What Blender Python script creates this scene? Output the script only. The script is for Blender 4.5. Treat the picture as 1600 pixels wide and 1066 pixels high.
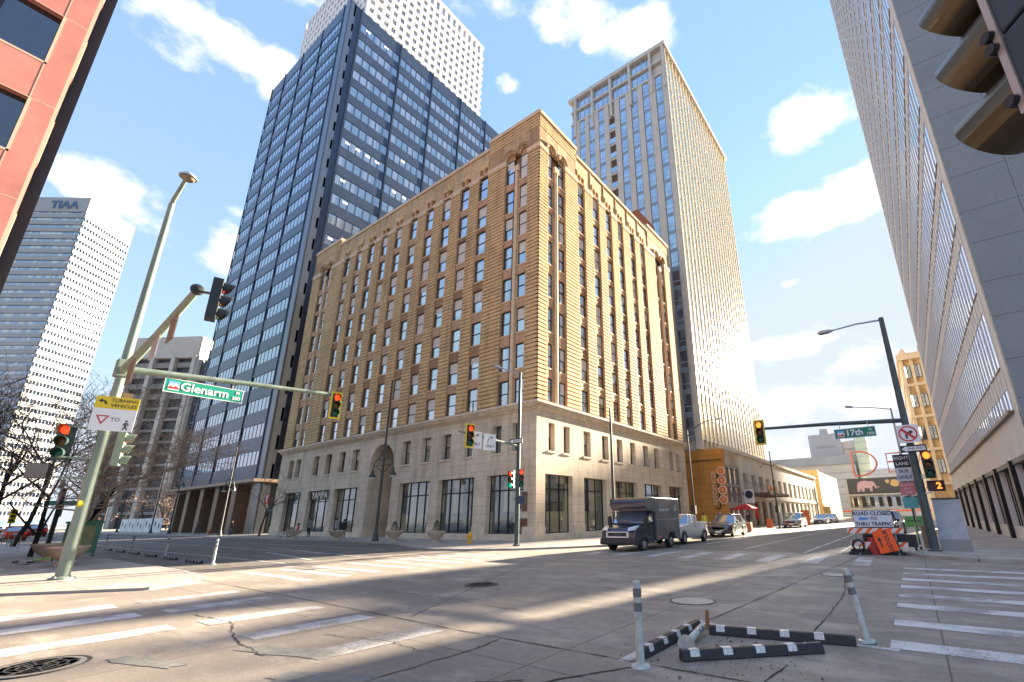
import bpy, bmesh, math, random
from mathutils import Vector, Matrix
S = bpy.context.scene
for o in list(bpy.data.objects): bpy.data.objects.remove(o)
R_ = math.radians
# ---------------------------------------------------------------- camera
cd = bpy.data.cameras.new('camera'); cam = bpy.data.objects.new('camera', cd)
S.collection.objects.link(cam); S.camera = cam
yaw, pit, rol = R_(35.219), R_(17.352), R_(-0.859)
_f = Vector((-math.sin(yaw)*math.cos(pit), math.cos(yaw)*math.cos(pit), math.sin(pit)))
_r = Vector((math.cos(yaw), math.sin(yaw), 0)); _u = _r.cross(_f)
_r2 = _r*math.cos(rol) + _u*math.sin(rol); _u2 = _u*math.cos(rol) - _r*math.sin(rol)
cam.matrix_world = Matrix(((_r2.x,_u2.x,-_f.x,0),(_r2.y,_u2.y,-_f.y,0),(_r2.z,_u2.z,-_f.z,1.6),(0,0,0,1)))
cd.sensor_width = 36; cd.lens = 713/1600*36
cd.shift_x = (800-897.4)/1600; cd.shift_y = (584.65-533)/1600
cd.clip_end = 6000; cd.clip_start = 0.05
S.render.resolution_x, S.render.resolution_y = 1024, 682
# ---------------------------------------------------------------- light
SUN_EL, SUN_AZ = R_(17), R_(8.5)          # azimuth measured from +Y towards +X
sd = bpy.data.lights.new('sun', 'SUN'); sun = bpy.data.objects.new('sun', sd); S.collection.objects.link(sun)
sd.energy = 5.0; sd.angle = R_(0.5); sd.color = (1.0, 0.86, 0.66)
sdir = Vector((math.sin(SUN_AZ)*math.cos(SUN_EL), math.cos(SUN_AZ)*math.cos(SUN_EL), math.sin(SUN_EL)))
sun.rotation_euler = sdir.to_track_quat('Z', 'Y').to_euler()
S.view_settings.view_transform = 'Standard'; S.view_settings.look = 'None'
S.view_settings.gamma = 1.0; S.view_settings.exposure = 2.65
W = bpy.data.worlds.new('World'); S.world = W; W.use_nodes = True
nt = W.node_tree; N = nt.nodes; LK = nt.links
bg = N['Background']; bg.inputs[1].default_value = 0.12
sky = N.new('ShaderNodeTexSky'); sky.sky_type = 'NISHITA'; sky.sun_disc = False
sky.sun_elevation = SUN_EL; sky.sun_rotation = SUN_AZ; sky.altitude = 1600; sky.air_density = 1.0; sky.dust_density = 0.35; sky.ozone_density = 2.5
def wnode(t, **k):
    n = N.new(t)
    for a, v in k.items(): setattr(n, a, v)
    return n
tc = wnode('ShaderNodeTexCoord')
def vmath(op, a, b=None, c=None):
    n = wnode('ShaderNodeVectorMath', operation=op)
    for i, x in enumerate((a, b, c)):
        if x is None: continue
        if isinstance(x, (tuple, list)): n.inputs[i].default_value = x
        else: LK.new(x, n.inputs[i])
    return n
def smath(op, a, b=None, clamp=False):
    n = wnode('ShaderNodeMath', operation=op, use_clamp=clamp)
    for i, x in enumerate((a, b)):
        if x is None: continue
        if isinstance(x, (int, float)): n.inputs[i].default_value = x
        else: LK.new(x, n.inputs[i])
    return n.outputs[0]
noi = wnode('ShaderNodeTexNoise'); noi.inputs['Scale'].default_value = 8.0; noi.inputs['Detail'].default_value = 12; noi.inputs['Roughness'].default_value = 0.6
sc = vmath('MULTIPLY', tc.outputs['Generated'], (1, 1, 1.7)); LK.new(sc.outputs[0], noi.inputs['Vector'])
# cloud banks: (direction, half width, half height in radians, density)
CLOUDS = [(-0.877,0.131,0.69,0,0,0)]
CL = []
def cl(px, py, a, b, k=1.0):
    d = (_r2*(px-897.4) - _u2*(py-584.65) + _f*713).normalized(); CL.append((d, a, b, k))
cl(330,45,.17,.06,.9); cl(268,70,.07,.05,.8); cl(438,112,.05,.05,1.2); cl(160,288,.06,.045,1.2); cl(365,372,.06,.09,.8)
cl(880,20,.20,.06,.95); cl(1000,40,.07,.05,.9); cl(790,128,.045,.03,.7); cl(1262,185,.085,.06,1.35); cl(1265,340,.14,.06,1.25)
cl(1330,300,.09,.05,1.1); cl(1240,545,.13,.05,1.0); cl(1350,560,.15,.05,1.0); cl(1280,640,.26,.07,.7); cl(1230,445,.035,.015,.9); cl(1150,165,.06,.03,.6)
cl(230,330,.08,.06,.6); cl(1100,700,.5,.1,.5); cl(500,20,.10,.05,.6); cl(920,65,.03,.02,.9)
tot = None
for d, a, b, k in CL:
    hx = Vector((d.y, -d.x, 0)).normalized(); vx = hx.cross(d).normalized()
    df = vmath('SUBTRACT', tc.outputs['Generated'], tuple(d))
    x = vmath('DOT_PRODUCT', df.outputs[0], tuple(hx/a)); y = vmath('DOT_PRODUCT', df.outputs[0], tuple(vx/b)); z = vmath('DOT_PRODUCT', df.outputs[0], tuple(d*1.0))
    cmb = wnode('ShaderNodeCombineXYZ'); LK.new(x.outputs['Value'], cmb.inputs[0]); LK.new(y.outputs['Value'], cmb.inputs[1]); LK.new(z.outputs['Value'], cmb.inputs[2])
    ln = vmath('LENGTH', cmb.outputs[0])
    v = smath('MULTIPLY', smath('SUBTRACT', 1.25, ln.outputs['Value'], True), k)
    tot = v if tot is None else smath('MAXIMUM', tot, v)
dens = smath('ADD', tot, smath('MULTIPLY', smath('SUBTRACT', noi.outputs['Fac'], 0.5), 3.0))
mr = wnode('ShaderNodeMapRange', interpolation_type='SMOOTHSTEP'); mr.inputs['From Min'].default_value = 0.40; mr.inputs['From Max'].default_value = 0.95
LK.new(dens, mr.inputs['Value'])
msk = smath('MULTIPLY', mr.outputs[0], smath('MULTIPLY', tot, 2.2, True), True)
msk = smath('MULTIPLY', msk, 0.95)
nz2 = wnode('ShaderNodeTexNoise'); nz2.inputs['Scale'].default_value = 14; nz2.inputs['Detail'].default_value = 4; LK.new(sc.outputs[0], nz2.inputs['Vector'])
crp = wnode('ShaderNodeMix', data_type='RGBA'); LK.new(nz2.outputs['Fac'], crp.inputs[0])
crp.inputs[6].default_value = (1.3, 1.38, 1.55, 1); crp.inputs[7].default_value = (1.95, 1.93, 1.92, 1)
mx = wnode('ShaderNodeMix', data_type='RGBA'); LK.new(msk, mx.inputs[0])
cap = vmath('MINIMUM', sky.outputs[0], (2.0, 2.0, 2.15))                  # sky brightness capped to hold down the glare round the sun
spz = wnode('ShaderNodeSeparateXYZ'); LK.new(tc.outputs['Generated'], spz.inputs[0])
hz = wnode('ShaderNodeMapRange'); hz.inputs['From Max'].default_value = 0.75; LK.new(spz.outputs[2], hz.inputs['Value'])
hc = wnode('ShaderNodeMix', data_type='RGBA'); LK.new(hz.outputs[0], hc.inputs[0]); hc.inputs[6].default_value = (0.86, 0.97, 1.15, 1); hc.inputs[7].default_value = (0.52, 0.83, 1.42, 1)
sk = wnode('ShaderNodeMix', data_type='RGBA'); sk.inputs[0].default_value = 0.72; LK.new(cap.outputs[0], sk.inputs[6]); LK.new(hc.outputs[2], sk.inputs[7])
LK.new(sk.outputs[2], mx.inputs[6]); LK.new(crp.outputs[2], mx.inputs[7])
LK.new(mx.outputs[2], bg.inputs[0])

# ---------------------------------------------------------------- helpers
COL = S.collection
def tri(v): return tuple(v)
_mats = {}
def mat(name, col, rough=0.7, metal=0.0, var=0.0, vscale=3.0, bump=0.0, bscale=20.0, spec=None, col2=None, emit=None, estr=0.0, cells=None, cellcol=None, cellthr=0.7, coat=0.0, stretch=None):
    if name in _mats: return _mats[name]
    m = bpy.data.materials.new(name); m.use_nodes = True; _mats[name] = m
    t = m.node_tree; p = t.nodes['Principled BSDF']; L = t.links
    c = (*col, 1) if len(col) == 3 else col
    p.inputs['Base Color'].default_value = c; p.inputs['Roughness'].default_value = rough; p.inputs['Metallic'].default_value = metal
    if spec is not None: p.inputs['Specular IOR Level'].default_value = spec
    if coat: p.inputs['Coat Weight'].default_value = coat
    g = t.nodes.new('ShaderNodeNewGeometry'); pos = g.outputs['Position']
    if stretch:
        vm = t.nodes.new('ShaderNodeVectorMath'); vm.operation = 'MULTIPLY'; L.new(pos, vm.inputs[0]); vm.inputs[1].default_value = stretch; pos = vm.outputs[0]
    last = None
    if var or col2:
        n = t.nodes.new('ShaderNodeTexNoise'); n.inputs['Scale'].default_value = vscale; n.inputs['Detail'].default_value = 6; n.inputs['Roughness'].default_value = .6; L.new(pos, n.inputs['Vector'])
        mr = t.nodes.new('ShaderNodeMapRange'); mr.inputs[1].default_value = .3; mr.inputs[2].default_value = .7; L.new(n.outputs['Fac'], mr.inputs[0])
        mx = t.nodes.new('ShaderNodeMix'); mx.data_type = 'RGBA'; L.new(mr.outputs[0], mx.inputs[0])
        a = tuple(max(0, x*(1-var)) for x in c[:3]) + (1,); b = (*(col2 or tuple(min(1, x*(1+var)) for x in c[:3])), 1)
        if col2: a = c
        mx.inputs[6].default_value = a; mx.inputs[7].default_value = b; last = mx.outputs[2]
    if cells:   # per-pane tone: blinds and lit ceilings behind glass
        sn = t.nodes.new('ShaderNodeVectorMath'); sn.operation = 'DIVIDE'; L.new(g.outputs['Position'], sn.inputs[0]); sn.inputs[1].default_value = cells
        fl = t.nodes.new('ShaderNodeVectorMath'); fl.operation = 'FLOOR'; L.new(sn.outputs[0], fl.inputs[0])
        wn = t.nodes.new('ShaderNodeTexWhiteNoise'); L.new(fl.outputs[0], wn.inputs[0])
        gt = t.nodes.new('ShaderNodeMath'); gt.operation = 'GREATER_THAN'; gt.inputs[1].default_value = cellthr; L.new(wn.outputs[0], gt.inputs[0])
        m2 = t.nodes.new('ShaderNodeMix'); m2.data_type = 'RGBA'; L.new(gt.outputs[0], m2.inputs[0])
        if last: L.new(last, m2.inputs[6])
        else: m2.inputs[6].default_value = c
        m2.inputs[7].default_value = (*cellcol, 1); last = m2.outputs[2]
    if last: L.new(last, p.inputs['Base Color'])
    if bump:
        n = t.nodes.new('ShaderNodeTexNoise'); n.inputs['Scale'].default_value = bscale; n.inputs['Detail'].default_value = 4; L.new(pos, n.inputs['Vector'])
        b = t.nodes.new('ShaderNodeBump'); b.inputs['Strength'].default_value = bump; b.inputs['Distance'].default_value = .03; L.new(n.outputs['Fac'], b.inputs['Height']); L.new(b.outputs[0], p.inputs['Normal'])
    if emit: p.inputs['Emission Color'].default_value = (*emit, 1); p.inputs['Emission Strength'].default_value = estr
    return m
def blockmat(name, c1, c2, mortar, bw, bh, msize, axis='auto', rough=.8, bump=.4, stain=.25, bias=0.0):
    """brick or stone coursing laid on upright walls, in metres"""
    m = bpy.data.materials.new(name); m.use_nodes = True; t = m.node_tree; p = t.nodes['Principled BSDF']; L = t.links
    g = t.nodes.new('ShaderNodeNewGeometry'); sp = t.nodes.new('ShaderNodeSeparateXYZ'); L.new(g.outputs['Position'], sp.inputs[0])
    ad = t.nodes.new('ShaderNodeMath'); ad.operation = 'ADD'; L.new(sp.outputs[0], ad.inputs[0]); L.new(sp.outputs[1], ad.inputs[1])
    cb = t.nodes.new('ShaderNodeCombineXYZ'); L.new(ad.outputs[0], cb.inputs[0]); L.new(sp.outputs[2], cb.inputs[1])
    br = t.nodes.new('ShaderNodeTexBrick'); L.new(cb.outputs[0], br.inputs['Vector'])
    br.inputs['Scale'].default_value = 1; br.inputs['Brick Width'].default_value = bw; br.inputs['Row Height'].default_value = bh; br.inputs['Mortar Size'].default_value = msize
    br.inputs['Color1'].default_value = (*c1, 1); br.inputs['Color2'].default_value = (*c2, 1); br.inputs['Mortar'].default_value = (*mortar, 1); br.inputs['Bias'].default_value = bias
    n = t.nodes.new('ShaderNodeTexNoise'); n.inputs['Scale'].default_value = .35; n.inputs['Detail'].default_value = 8; n.inputs['Roughness'].default_value = .7; L.new(g.outputs['Position'], n.inputs['Vector'])
    mr = t.nodes.new('ShaderNodeMapRange'); mr.inputs[1].default_value = .3; mr.inputs[2].default_value = .7; mr.inputs[3].default_value = 1-stain; mr.inputs[4].default_value = 1+stain*.5; L.new(n.outputs['Fac'], mr.inputs[0])
    vm = t.nodes.new('ShaderNodeVectorMath'); vm.operation = 'SCALE'; L.new(br.outputs['Color'], vm.inputs[0]); L.new(mr.outputs[0], vm.inputs['Scale'])
    L.new(vm.outputs[0], p.inputs['Base Color']); p.inputs['Roughness'].default_value = rough
    q = t.nodes.new('ShaderNodeVectorMath'); q.operation = 'MULTIPLY'; L.new(g.outputs['Position'], q.inputs[0]); q.inputs[1].default_value = (1.6,1.6,.12)
    n3 = t.nodes.new('ShaderNodeTexNoise'); n3.inputs['Scale'].default_value = 1; n3.inputs['Detail'].default_value = 7; n3.inputs['Roughness'].default_value = .7; L.new(q.outputs[0], n3.inputs['Vector'])
    r3 = t.nodes.new('ShaderNodeMapRange'); r3.inputs[1].default_value = .5; r3.inputs[2].default_value = .72; r3.inputs[3].default_value = 1; r3.inputs[4].default_value = 1-stain*1.5; L.new(n3.outputs['Fac'], r3.inputs[0])
    v3 = t.nodes.new('ShaderNodeVectorMath'); v3.operation = 'SCALE'; L.new(vm.outputs[0], v3.inputs[0]); L.new(r3.outputs[0], v3.inputs['Scale']); L.new(v3.outputs[0], p.inputs['Base Color'])
    b = t.nodes.new('ShaderNodeBump'); b.inputs['Strength'].default_value = bump; b.inputs['Distance'].default_value = .02; L.new(br.outputs['Fac'], b.inputs['Height']); b.invert = True; L.new(b.outputs[0], p.inputs['Normal'])
    return m
class Fr:
    """upright working frame: u along the wall, d outward from it, z up"""
    def __init__(s, x, y, deg): a = R_(deg); s.o = Vector((x, y)); s.t = Vector((math.cos(a), math.sin(a))); s.i = Vector((-math.sin(a), math.cos(a))); s.deg = deg
    def __call__(s, u, d, z): p = s.o + s.t*u - s.i*d; return Vector((p.x, p.y, z))
ID = Fr(0, 0, 0)
class MB:
    def __init__(s): s.v = []; s.f = []; s.m = []
    def face(s, pts, m=0):
        n = len(s.v); s.v += [tuple(p) for p in pts]; s.f.append(tuple(range(n, n+len(pts)))); s.m.append(m)
    def box(s, fr, u0, u1, d0, d1, z0, z1, m=0):
        n = len(s.v)
        for z in (z0, z1):
            for u, d in ((u0,d0),(u1,d0),(u1,d1),(u0,d1)): s.v.append(tuple(fr(u, d, z)))
        for q in ((0,1,2,3),(4,7,6,5),(0,4,5,1),(1,5,6,2),(2,6,7,3),(3,7,4,0)): s.f.append(tuple(n+i for i in q)); s.m.append(m)
    def bx(s, x0, x1, y0, y1, z0, z1, m=0): s.box(ID, x0, x1, -y0, -y1, z0, z1, m)
    def prism(s, pts, h, m=0):
        """closed polygon of 3D points pushed along h"""
        n = len(s.v); k = len(pts); h = Vector(h)
        s.v += [tuple(p) for p in pts] + [tuple(Vector(p)+h) for p in pts]
        s.f.append(tuple(range(n, n+k))); s.f.append(tuple(range(n+2*k-1, n+k-1, -1))); s.m += [m, m]
        for i in range(k): j = (i+1) % k; s.f.append((n+i, n+j, n+k+j, n+k+i)); s.m.append(m)
    def tube(s, pts, r, seg=8, m=0, caps=True):
        pts = [Vector(p) for p in pts]; rs = r if isinstance(r, (list, tuple)) else [r]*len(pts); base = len(s.v)
        up = Vector((0,0,1))
        for i, p in enumerate(pts):
            a = pts[max(i-1,0)]; b = pts[min(i+1, len(pts)-1)]; t = (b-a).normalized()
            x = t.cross(up) if abs(t.z) < .95 else t.cross(Vector((0,1,0)))
            x.normalize(); y = t.cross(x)
            for k in range(seg):
                an = 2*math.pi*k/seg; s.v.append(tuple(p + (x*math.cos(an) + y*math.sin(an))*rs[i]))
        for i in range(len(pts)-1):
            for k in range(seg):
                k2 = (k+1) % seg; s.f.append((base+i*seg+k, base+i*seg+k2, base+(i+1)*seg+k2, base+(i+1)*seg+k)); s.m.append(m)
        if caps: s.f.append(tuple(base+k for k in range(seg))[::-1]); s.m.append(m); s.f.append(tuple(base+(len(pts)-1)*seg+k for k in range(seg))); s.m.append(m)
    def lathe(s, c, prof, seg=16, m=0, axis='z'):
        base = len(s.v); c = Vector(c)
        for r, z in prof:
            for k in range(seg):
                a = 2*math.pi*k/seg; q = Vector((r*math.cos(a), r*math.sin(a), z))
                if axis == 'y': q = Vector((q.x, q.z, q.y))
                if axis == 'x': q = Vector((q.z, q.x, q.y))
                s.v.append(tuple(c+q))
        for i in range(len(prof)-1):
            for k in range(seg):
                k2 = (k+1) % seg; s.f.append((base+i*seg+k, base+i*seg+k2, base+(i+1)*seg+k2, base+(i+1)*seg+k)); s.m.append(m)
        for e in (0, len(prof)-1):
            if prof[0] != prof[-1] and prof[e][0] > 1e-4: s.f.append(tuple(base+e*seg+k for k in range(seg))); s.m.append(m)
    def panel(s, fr, U, Z, holes, d0, d1, m=0):
        """wall from U0..U1, Z0..Z1 with rectangular openings"""
        us = sorted(set([U[0], U[1]] + [x for h in holes for x in h[:2]])); zs = sorted(set([Z[0], Z[1]] + [x for h in holes for x in h[2:4]]))
        for a, b in zip(zs, zs[1:]):
            if b-a < 1e-6: continue
            run = None; zc = (a+b)/2
            for c, d in zip(us, us[1:]):
                uc = (c+d)/2; solid = not any(h[0] < uc < h[1] and h[2] < zc < h[3] for h in holes)
                if solid: run = (run[0], d) if run else (c, d)
                elif run: s.box(fr, *run, d0, d1, a, b, m); run = None
            if run: s.box(fr, *run, d0, d1, a, b, m)
    def mesh(s, name, mats, off=(0,0,0), smooth=False):
        me = bpy.data.meshes.new(name); o = Vector(off)
        me.from_pydata([tuple(Vector(p)-o) for p in s.v], [], s.f)
        for x in (mats if isinstance(mats, (list, tuple)) else [mats]): me.materials.append(x)
        me.polygons.foreach_set('material_index', s.m)
        bm = bmesh.new(); bm.from_mesh(me); bmesh.ops.recalc_face_normals(bm, faces=bm.faces[:])
        if smooth:
            bmesh.ops.remove_doubles(bm, verts=bm.verts[:], dist=1e-5)
            for f in bm.faces: f.smooth = True
            for e in bm.edges:
                if len(e.link_faces) == 2 and e.calc_face_angle(0) > R_(38): e.smooth = False
        bm.to_mesh(me); bm.free(); me.update(); return me
def link(name, me, parent=None, loc=(0,0,0), rotz=0):
    o = bpy.data.objects.new(name, me); COL.objects.link(o); o.location = loc; o.rotation_euler = (0,0,rotz)
    if parent is not None: o.parent = parent
    return o
def tag(o, label=None, cat=None, group=None, kind=None):
    if label: o['label'] = label
    if cat: o['category'] = cat
    if group: o['group'] = group
    if kind: o['kind'] = kind
    return o
def thing(name, label, cat, loc=(0,0,0), rotz=0, group=None): return tag(link(name, None, None, loc, rotz), label, cat, group)
def part(name, mb, mats, parent, smooth=False, label=None, kind=None, world=False, bevel=0):
    """world=True: the mesh was built in world coordinates of an unrotated root"""
    off = parent_origin(parent) if world else (0,0,0)
    o = link(name, mb.mesh(name, mats, off, smooth), parent)
    if bevel:
        b = o.modifiers.new('bevel', 'BEVEL'); b.width = bevel; b.segments = 2; b.limit_method = 'ANGLE'; b.angle_limit = R_(40)
    return tag(o, label, None, None, kind)
def parent_origin(p):
    v = Vector((0,0,0))
    while p is not None: v = v + p.location; p = p.parent
    return v
def solo(name, mb, mats, label, cat, group=None, smooth=False, loc=(0,0,0), rotz=0, kind=None, bevel=0):
    o = link(name, mb.mesh(name, mats, (0,0,0), smooth), None, loc, rotz)
    if bevel:
        b = o.modifiers.new('bevel', 'BEVEL'); b.width = bevel; b.segments = 2; b.limit_method = 'ANGLE'; b.angle_limit = R_(40)
    return tag(o, label, cat, group, kind)
def struct(name, mb, mats, **k): return solo(name, mb, mats, None, None, kind='structure', **k)
_font = {}
def text(s, size, m, parent, loc, rot=(R_(90),0,0), ext=0.005, bold=0.0, align='CENTER', name='lettering', sx=1.0):
    cu = bpy.data.curves.new('t', 'FONT'); cu.body = s; cu.size = size; cu.extrude = ext; cu.offset = bold; cu.align_x = align; cu.align_y = 'CENTER'; cu.resolution_u = 3
    o = bpy.data.objects.new('t', cu); COL.objects.link(o); dg = bpy.context.evaluated_depsgraph_get()
    me = bpy.data.meshes.new_from_object(o.evaluated_get(dg)); bpy.data.objects.remove(o); me.materials.clear(); me.materials.append(m)
    if sx != 1: me.transform(Matrix.Diagonal((sx,1,1,1)))
    me.transform(Matrix.Translation(Vector(loc)) @ __import__('mathutils').Euler(rot).to_matrix().to_4x4())
    return link(name, me, parent)
def split(name, mb, mats, parent, cap=100):
    """each separate piece of mb becomes a part of its own (nearest first)"""
    par = list(range(len(mb.v)))
    def find(a):
        while par[a] != a: par[a] = par[par[a]]; a = par[a]
        return a
    for f in mb.f:
        for i in f[1:]: par[find(i)] = find(f[0])
    groups = {}
    for fi_, f in enumerate(mb.f): groups.setdefault(find(f[0]), []).append(fi_)
    def sub(ids):
        M = MB(); mp = {}
        for k in ids:
            q = []
            for i in mb.f[k]:
                if i not in mp: mp[i] = len(M.v); M.v.append(mb.v[i])
                q.append(mp[i])
            M.f.append(tuple(q)); M.m.append(mb.m[k])
        return M
    gl = sorted(groups.values(), key=lambda ids: (Vector(mb.v[mb.f[ids[0]][0]])-CAMP).length)
    for ids in gl[:cap]: part(name, sub(ids), mats, parent, world=True)
    if len(gl) > cap: part(name, sub([k for ids in gl[cap:] for k in ids]), mats, parent, world=True, kind='stuff')
CAMP = Vector((0,0,1.6))
def fill(parent, proto, places, name='window', cap=100, child=None):
    """proto: MB in frame coordinates (u,d,z about its own origin). places: list of (frame,u,d,z).
    The nearest ones become parts of their own (with a child pane), the rest one merged part."""
    mb, mats = proto; po = parent_origin(parent)
    places = sorted(places, key=lambda q: (q[0](q[1], q[2], q[3])-CAMP).length)
    near, far = places[:cap], places[cap:]
    me = {}; cme = None
    b = mb.mesh(name, mats); c = child[1].mesh(child[0], child[2]) if child else None
    for fr, u, d, z in near:
        p = fr(u, d, z) - po; o = link(name, b, parent, p, R_(fr.deg))
        if c: link(child[0], c, o)
    if far:
        M = MB()
        def add(src, shift):
            for fr, u, d, z in far:
                n = len(M.v)
                for v in src.v: M.v.append(tuple(fr(u+v[0], d-v[1], z+v[2])))
                for f_, mi in zip(src.f, src.m): M.f.append(tuple(n+i for i in f_)); M.m.append(mi+shift)
        add(mb, 0); ml = list(mats) if isinstance(mats, (list, tuple)) else [mats]
        if child: add(child[1], len(ml)); ml = ml + [child[2]]
        part(name, M, ml, parent, world=True, kind='stuff')
LOC = lambda u, d, z: Vector((u, -d, z))
LOC_FR = Fr(0,0,0)
# ---------------------------------------------------------------- ground
def roadmat(name, base, dark, jointx=0, jointy=0, wear=.35, off=(0,0)):
    m = bpy.data.materials.new(name); m.use_nodes = True; t = m.node_tree; p = t.nodes['Principled BSDF']; L = t.links
    g = t.nodes.new('ShaderNodeNewGeometry')
    def noise(s, d=6, r=.6, str_=None, vec=None):
        n = t.nodes.new('ShaderNodeTexNoise'); n.inputs['Scale'].default_value = s; n.inputs['Detail'].default_value = d; n.inputs['Roughness'].default_value = r
        v = g.outputs['Position']
        if str_:
            q = t.nodes.new('ShaderNodeVectorMath'); q.operation = 'MULTIPLY'; L.new(v, q.inputs[0]); q.inputs[1].default_value = str_; v = q.outputs[0]
        L.new(v, n.inputs['Vector']); return n.outputs['Fac']
    def rng(x, a, b, c, d):
        n = t.nodes.new('ShaderNodeMapRange'); L.new(x, n.inputs[0])
        for i, k in enumerate((a, b, c, d)): n.inputs[i+1].default_value = k
        return n.outputs[0]
    def mix(f, a, b):
        n = t.nodes.new('ShaderNodeMix'); n.data_type = 'RGBA'
        if isinstance(f, float): n.inputs[0].default_value = f
        else: L.new(f, n.inputs[0])
        for i, k in ((6, a), (7, b)):
            if isinstance(k, tuple): n.inputs[i].default_value = (*k, 1)
            else: L.new(k, n.inputs[i])
        return n.outputs[2]
    c = mix(rng(noise(.22), .35, .62, 0, 1), base, tuple(x*.60 for x in base))
    c = mix(rng(noise(1.6, 8, .7), .42, .75, 0, wear), c, dark)
    c = mix(rng(noise(1, 5, .6, (.9,.05,1)), .48, .7, 0, .6), c, tuple(x*.55 for x in base))   # tyre lanes along y
    c = mix(rng(noise(1, 5, .6, (.05,.9,1)), .5, .72, 0, .5), c, tuple(x*.6 for x in base))
    c = mix(rng(noise(38, 4, .85), .42, .66, 0, .75), c, tuple(x*.42 for x in base))
    c = mix(rng(noise(7, 6, .75), .46, .68, 0, .55), c, tuple(x*.5 for x in base))
    c = mix(rng(noise(.5, 7, .7, (1,2.2,1)), .5, .62, 0, .35), c, tuple(min(1,x*1.5) for x in base))               # broad paler patches
    c = mix(rng(noise(140, 2, .9), .58, .68, 0, .7), c, tuple(min(1, x*1.9) for x in base))
    c = mix(rng(noise(.8, 9, .75), .64, .67, 0, .55), c, (.07,.075,.068))                        # oil and patch stains
    if jointx:
        b = t.nodes.new('ShaderNodeTexBrick'); b.offset = 0
        q = t.nodes.new('ShaderNodeVectorMath'); q.operation = 'ADD'; L.new(g.outputs['Position'], q.inputs[0]); q.inputs[1].default_value = (off[0], off[1], 0); L.new(q.outputs[0], b.inputs['Vector'])
        b.inputs['Scale'].default_value = 1; b.inputs['Brick Width'].default_value = jointx; b.inputs['Row Height'].default_value = jointy; b.inputs['Mortar Size'].default_value = .012
        b.inputs['Mortar Smooth'].default_value = .3
        c = mix(rng(b.outputs['Fac'], 0, 1, 0, .85), c, tuple(x*.22 for x in base))
    L.new(c, p.inputs['Base Color'])
    L.new(rng(noise(1.1), .3, .7, .55, .85), p.inputs['Roughness'])
    bp = t.nodes.new('ShaderNodeBump'); bp.inputs['Strength'].default_value = .35; bp.inputs['Distance'].default_value = .008; L.new(noise(70, 5, .8), bp.inputs['Height']); L.new(bp.outputs[0], p.inputs['Normal'])
    return m
M_conc = roadmat('street_concrete', (.41,.345,.28), (.20,.165,.135), 3.9, 4.6, off=(.0, .1))
M_asph = roadmat('asphalt', (.22,.19,.165), (.12,.105,.09))
M_walk = roadmat('sidewalk_concrete', (.56,.48,.41), (.32,.27,.23), 1.5, 1.5, .3)
M_curb = mat('curb_stone', (.36,.33,.29), .85, var=.2, vscale=2, bump=.3)
M_grnd = mat('ground_far', (.2,.19,.175), .9, var=.2, vscale=.1)
def sheet(name, polys, z, m):
    b = MB()
    for p in polys: b.face([(x, y, z) for x, y in p])
    return struct(name, b, m)
sheet('ground', [[(-1500,-600),(1500,-600),(1500,2400),(-1500,2400)]], -.012, M_grnd)
sheet('road_asphalt', [[(-13.1,22.4),(-.7,22.4),(-.7,420),(-13.1,420)], [(-420,5.8),(-18.6,5.8),(-18.6,20.6),(-420,20.6)], [(3,6),(300,6),(300,20.6),(3,20.6)], [(-19,-200),(6,-200),(6,-8),(-19,-8)]], -.008, M_asph)
sheet('road_concrete', [[(-20.6,-8),(6,-8),(6,22.4),(-20.6,22.4)]], -.004, M_conc)
def walk(name, poly, h=.11, m=None):
    b = MB(); b.prism([(x, y, -.02) for x, y in poly], (0,0,h+.02)); o = struct(name, b, m or M_walk)
    # curb line: a narrow stone strip along the poly edge, 2 mm proud
    c = MB(); n = len(poly)
    for i in range(n):
        a = Vector((*poly[i],0)); q = Vector((*poly[(i+1) % n],0)); t = (q-a)
        if t.length > 300 or t.length < .05: continue
        t.normalize(); s = Vector((t.y,-t.x,0)); 
        c.prism([tuple(a+s*.012+Vector((0,0,-.02))), tuple(q+s*.012+Vector((0,0,-.02))), tuple(q-s*.15+Vector((0,0,-.02))), tuple(a-s*.15+Vector((0,0,-.02)))], (0,0,h+.024))
    struct(name+'_curb', c, M_curb)
def ccw(p): return p
NW = [(-12.9,420),(-12.9,30),(-13.1,26.5),(-13.9,23.6),(-15.2,21),(-17,18.6),(-19,17.3),(-21.3,16.7),(-24,17.3),(-26.2,18.5),(-29,19.6),(-34,20.1),(-45,20.4),(-420,20.6),(-420,420)]
walk('sidewalk_northwest', NW[::-1], .09)
walk('sidewalk_northeast', [(-.75,420),(400,420),(400,20.4),(3.6,20.4),(1.5,20.9),(.1,21.9),(-.6,23.4),(-.75,25)], .09)
walk('sidewalk_southwest', [(-16.0,4.0),(-16.6,5.2),(-18.2,5.75),(-20.5,5.95),(-30,6.0),(-420,6.0),(-420,-200),(-19.4,-200),(-19.3,-1),(-18.6,1.2),(-17.3,2.6)], .05)
walk('sidewalk_southeast', [(3.2,5.6),(4.6,3.2),(5.0,0),(5,-200),(400,-200),(400,5.8),(6,5.9)][::-1], .09)
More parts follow.
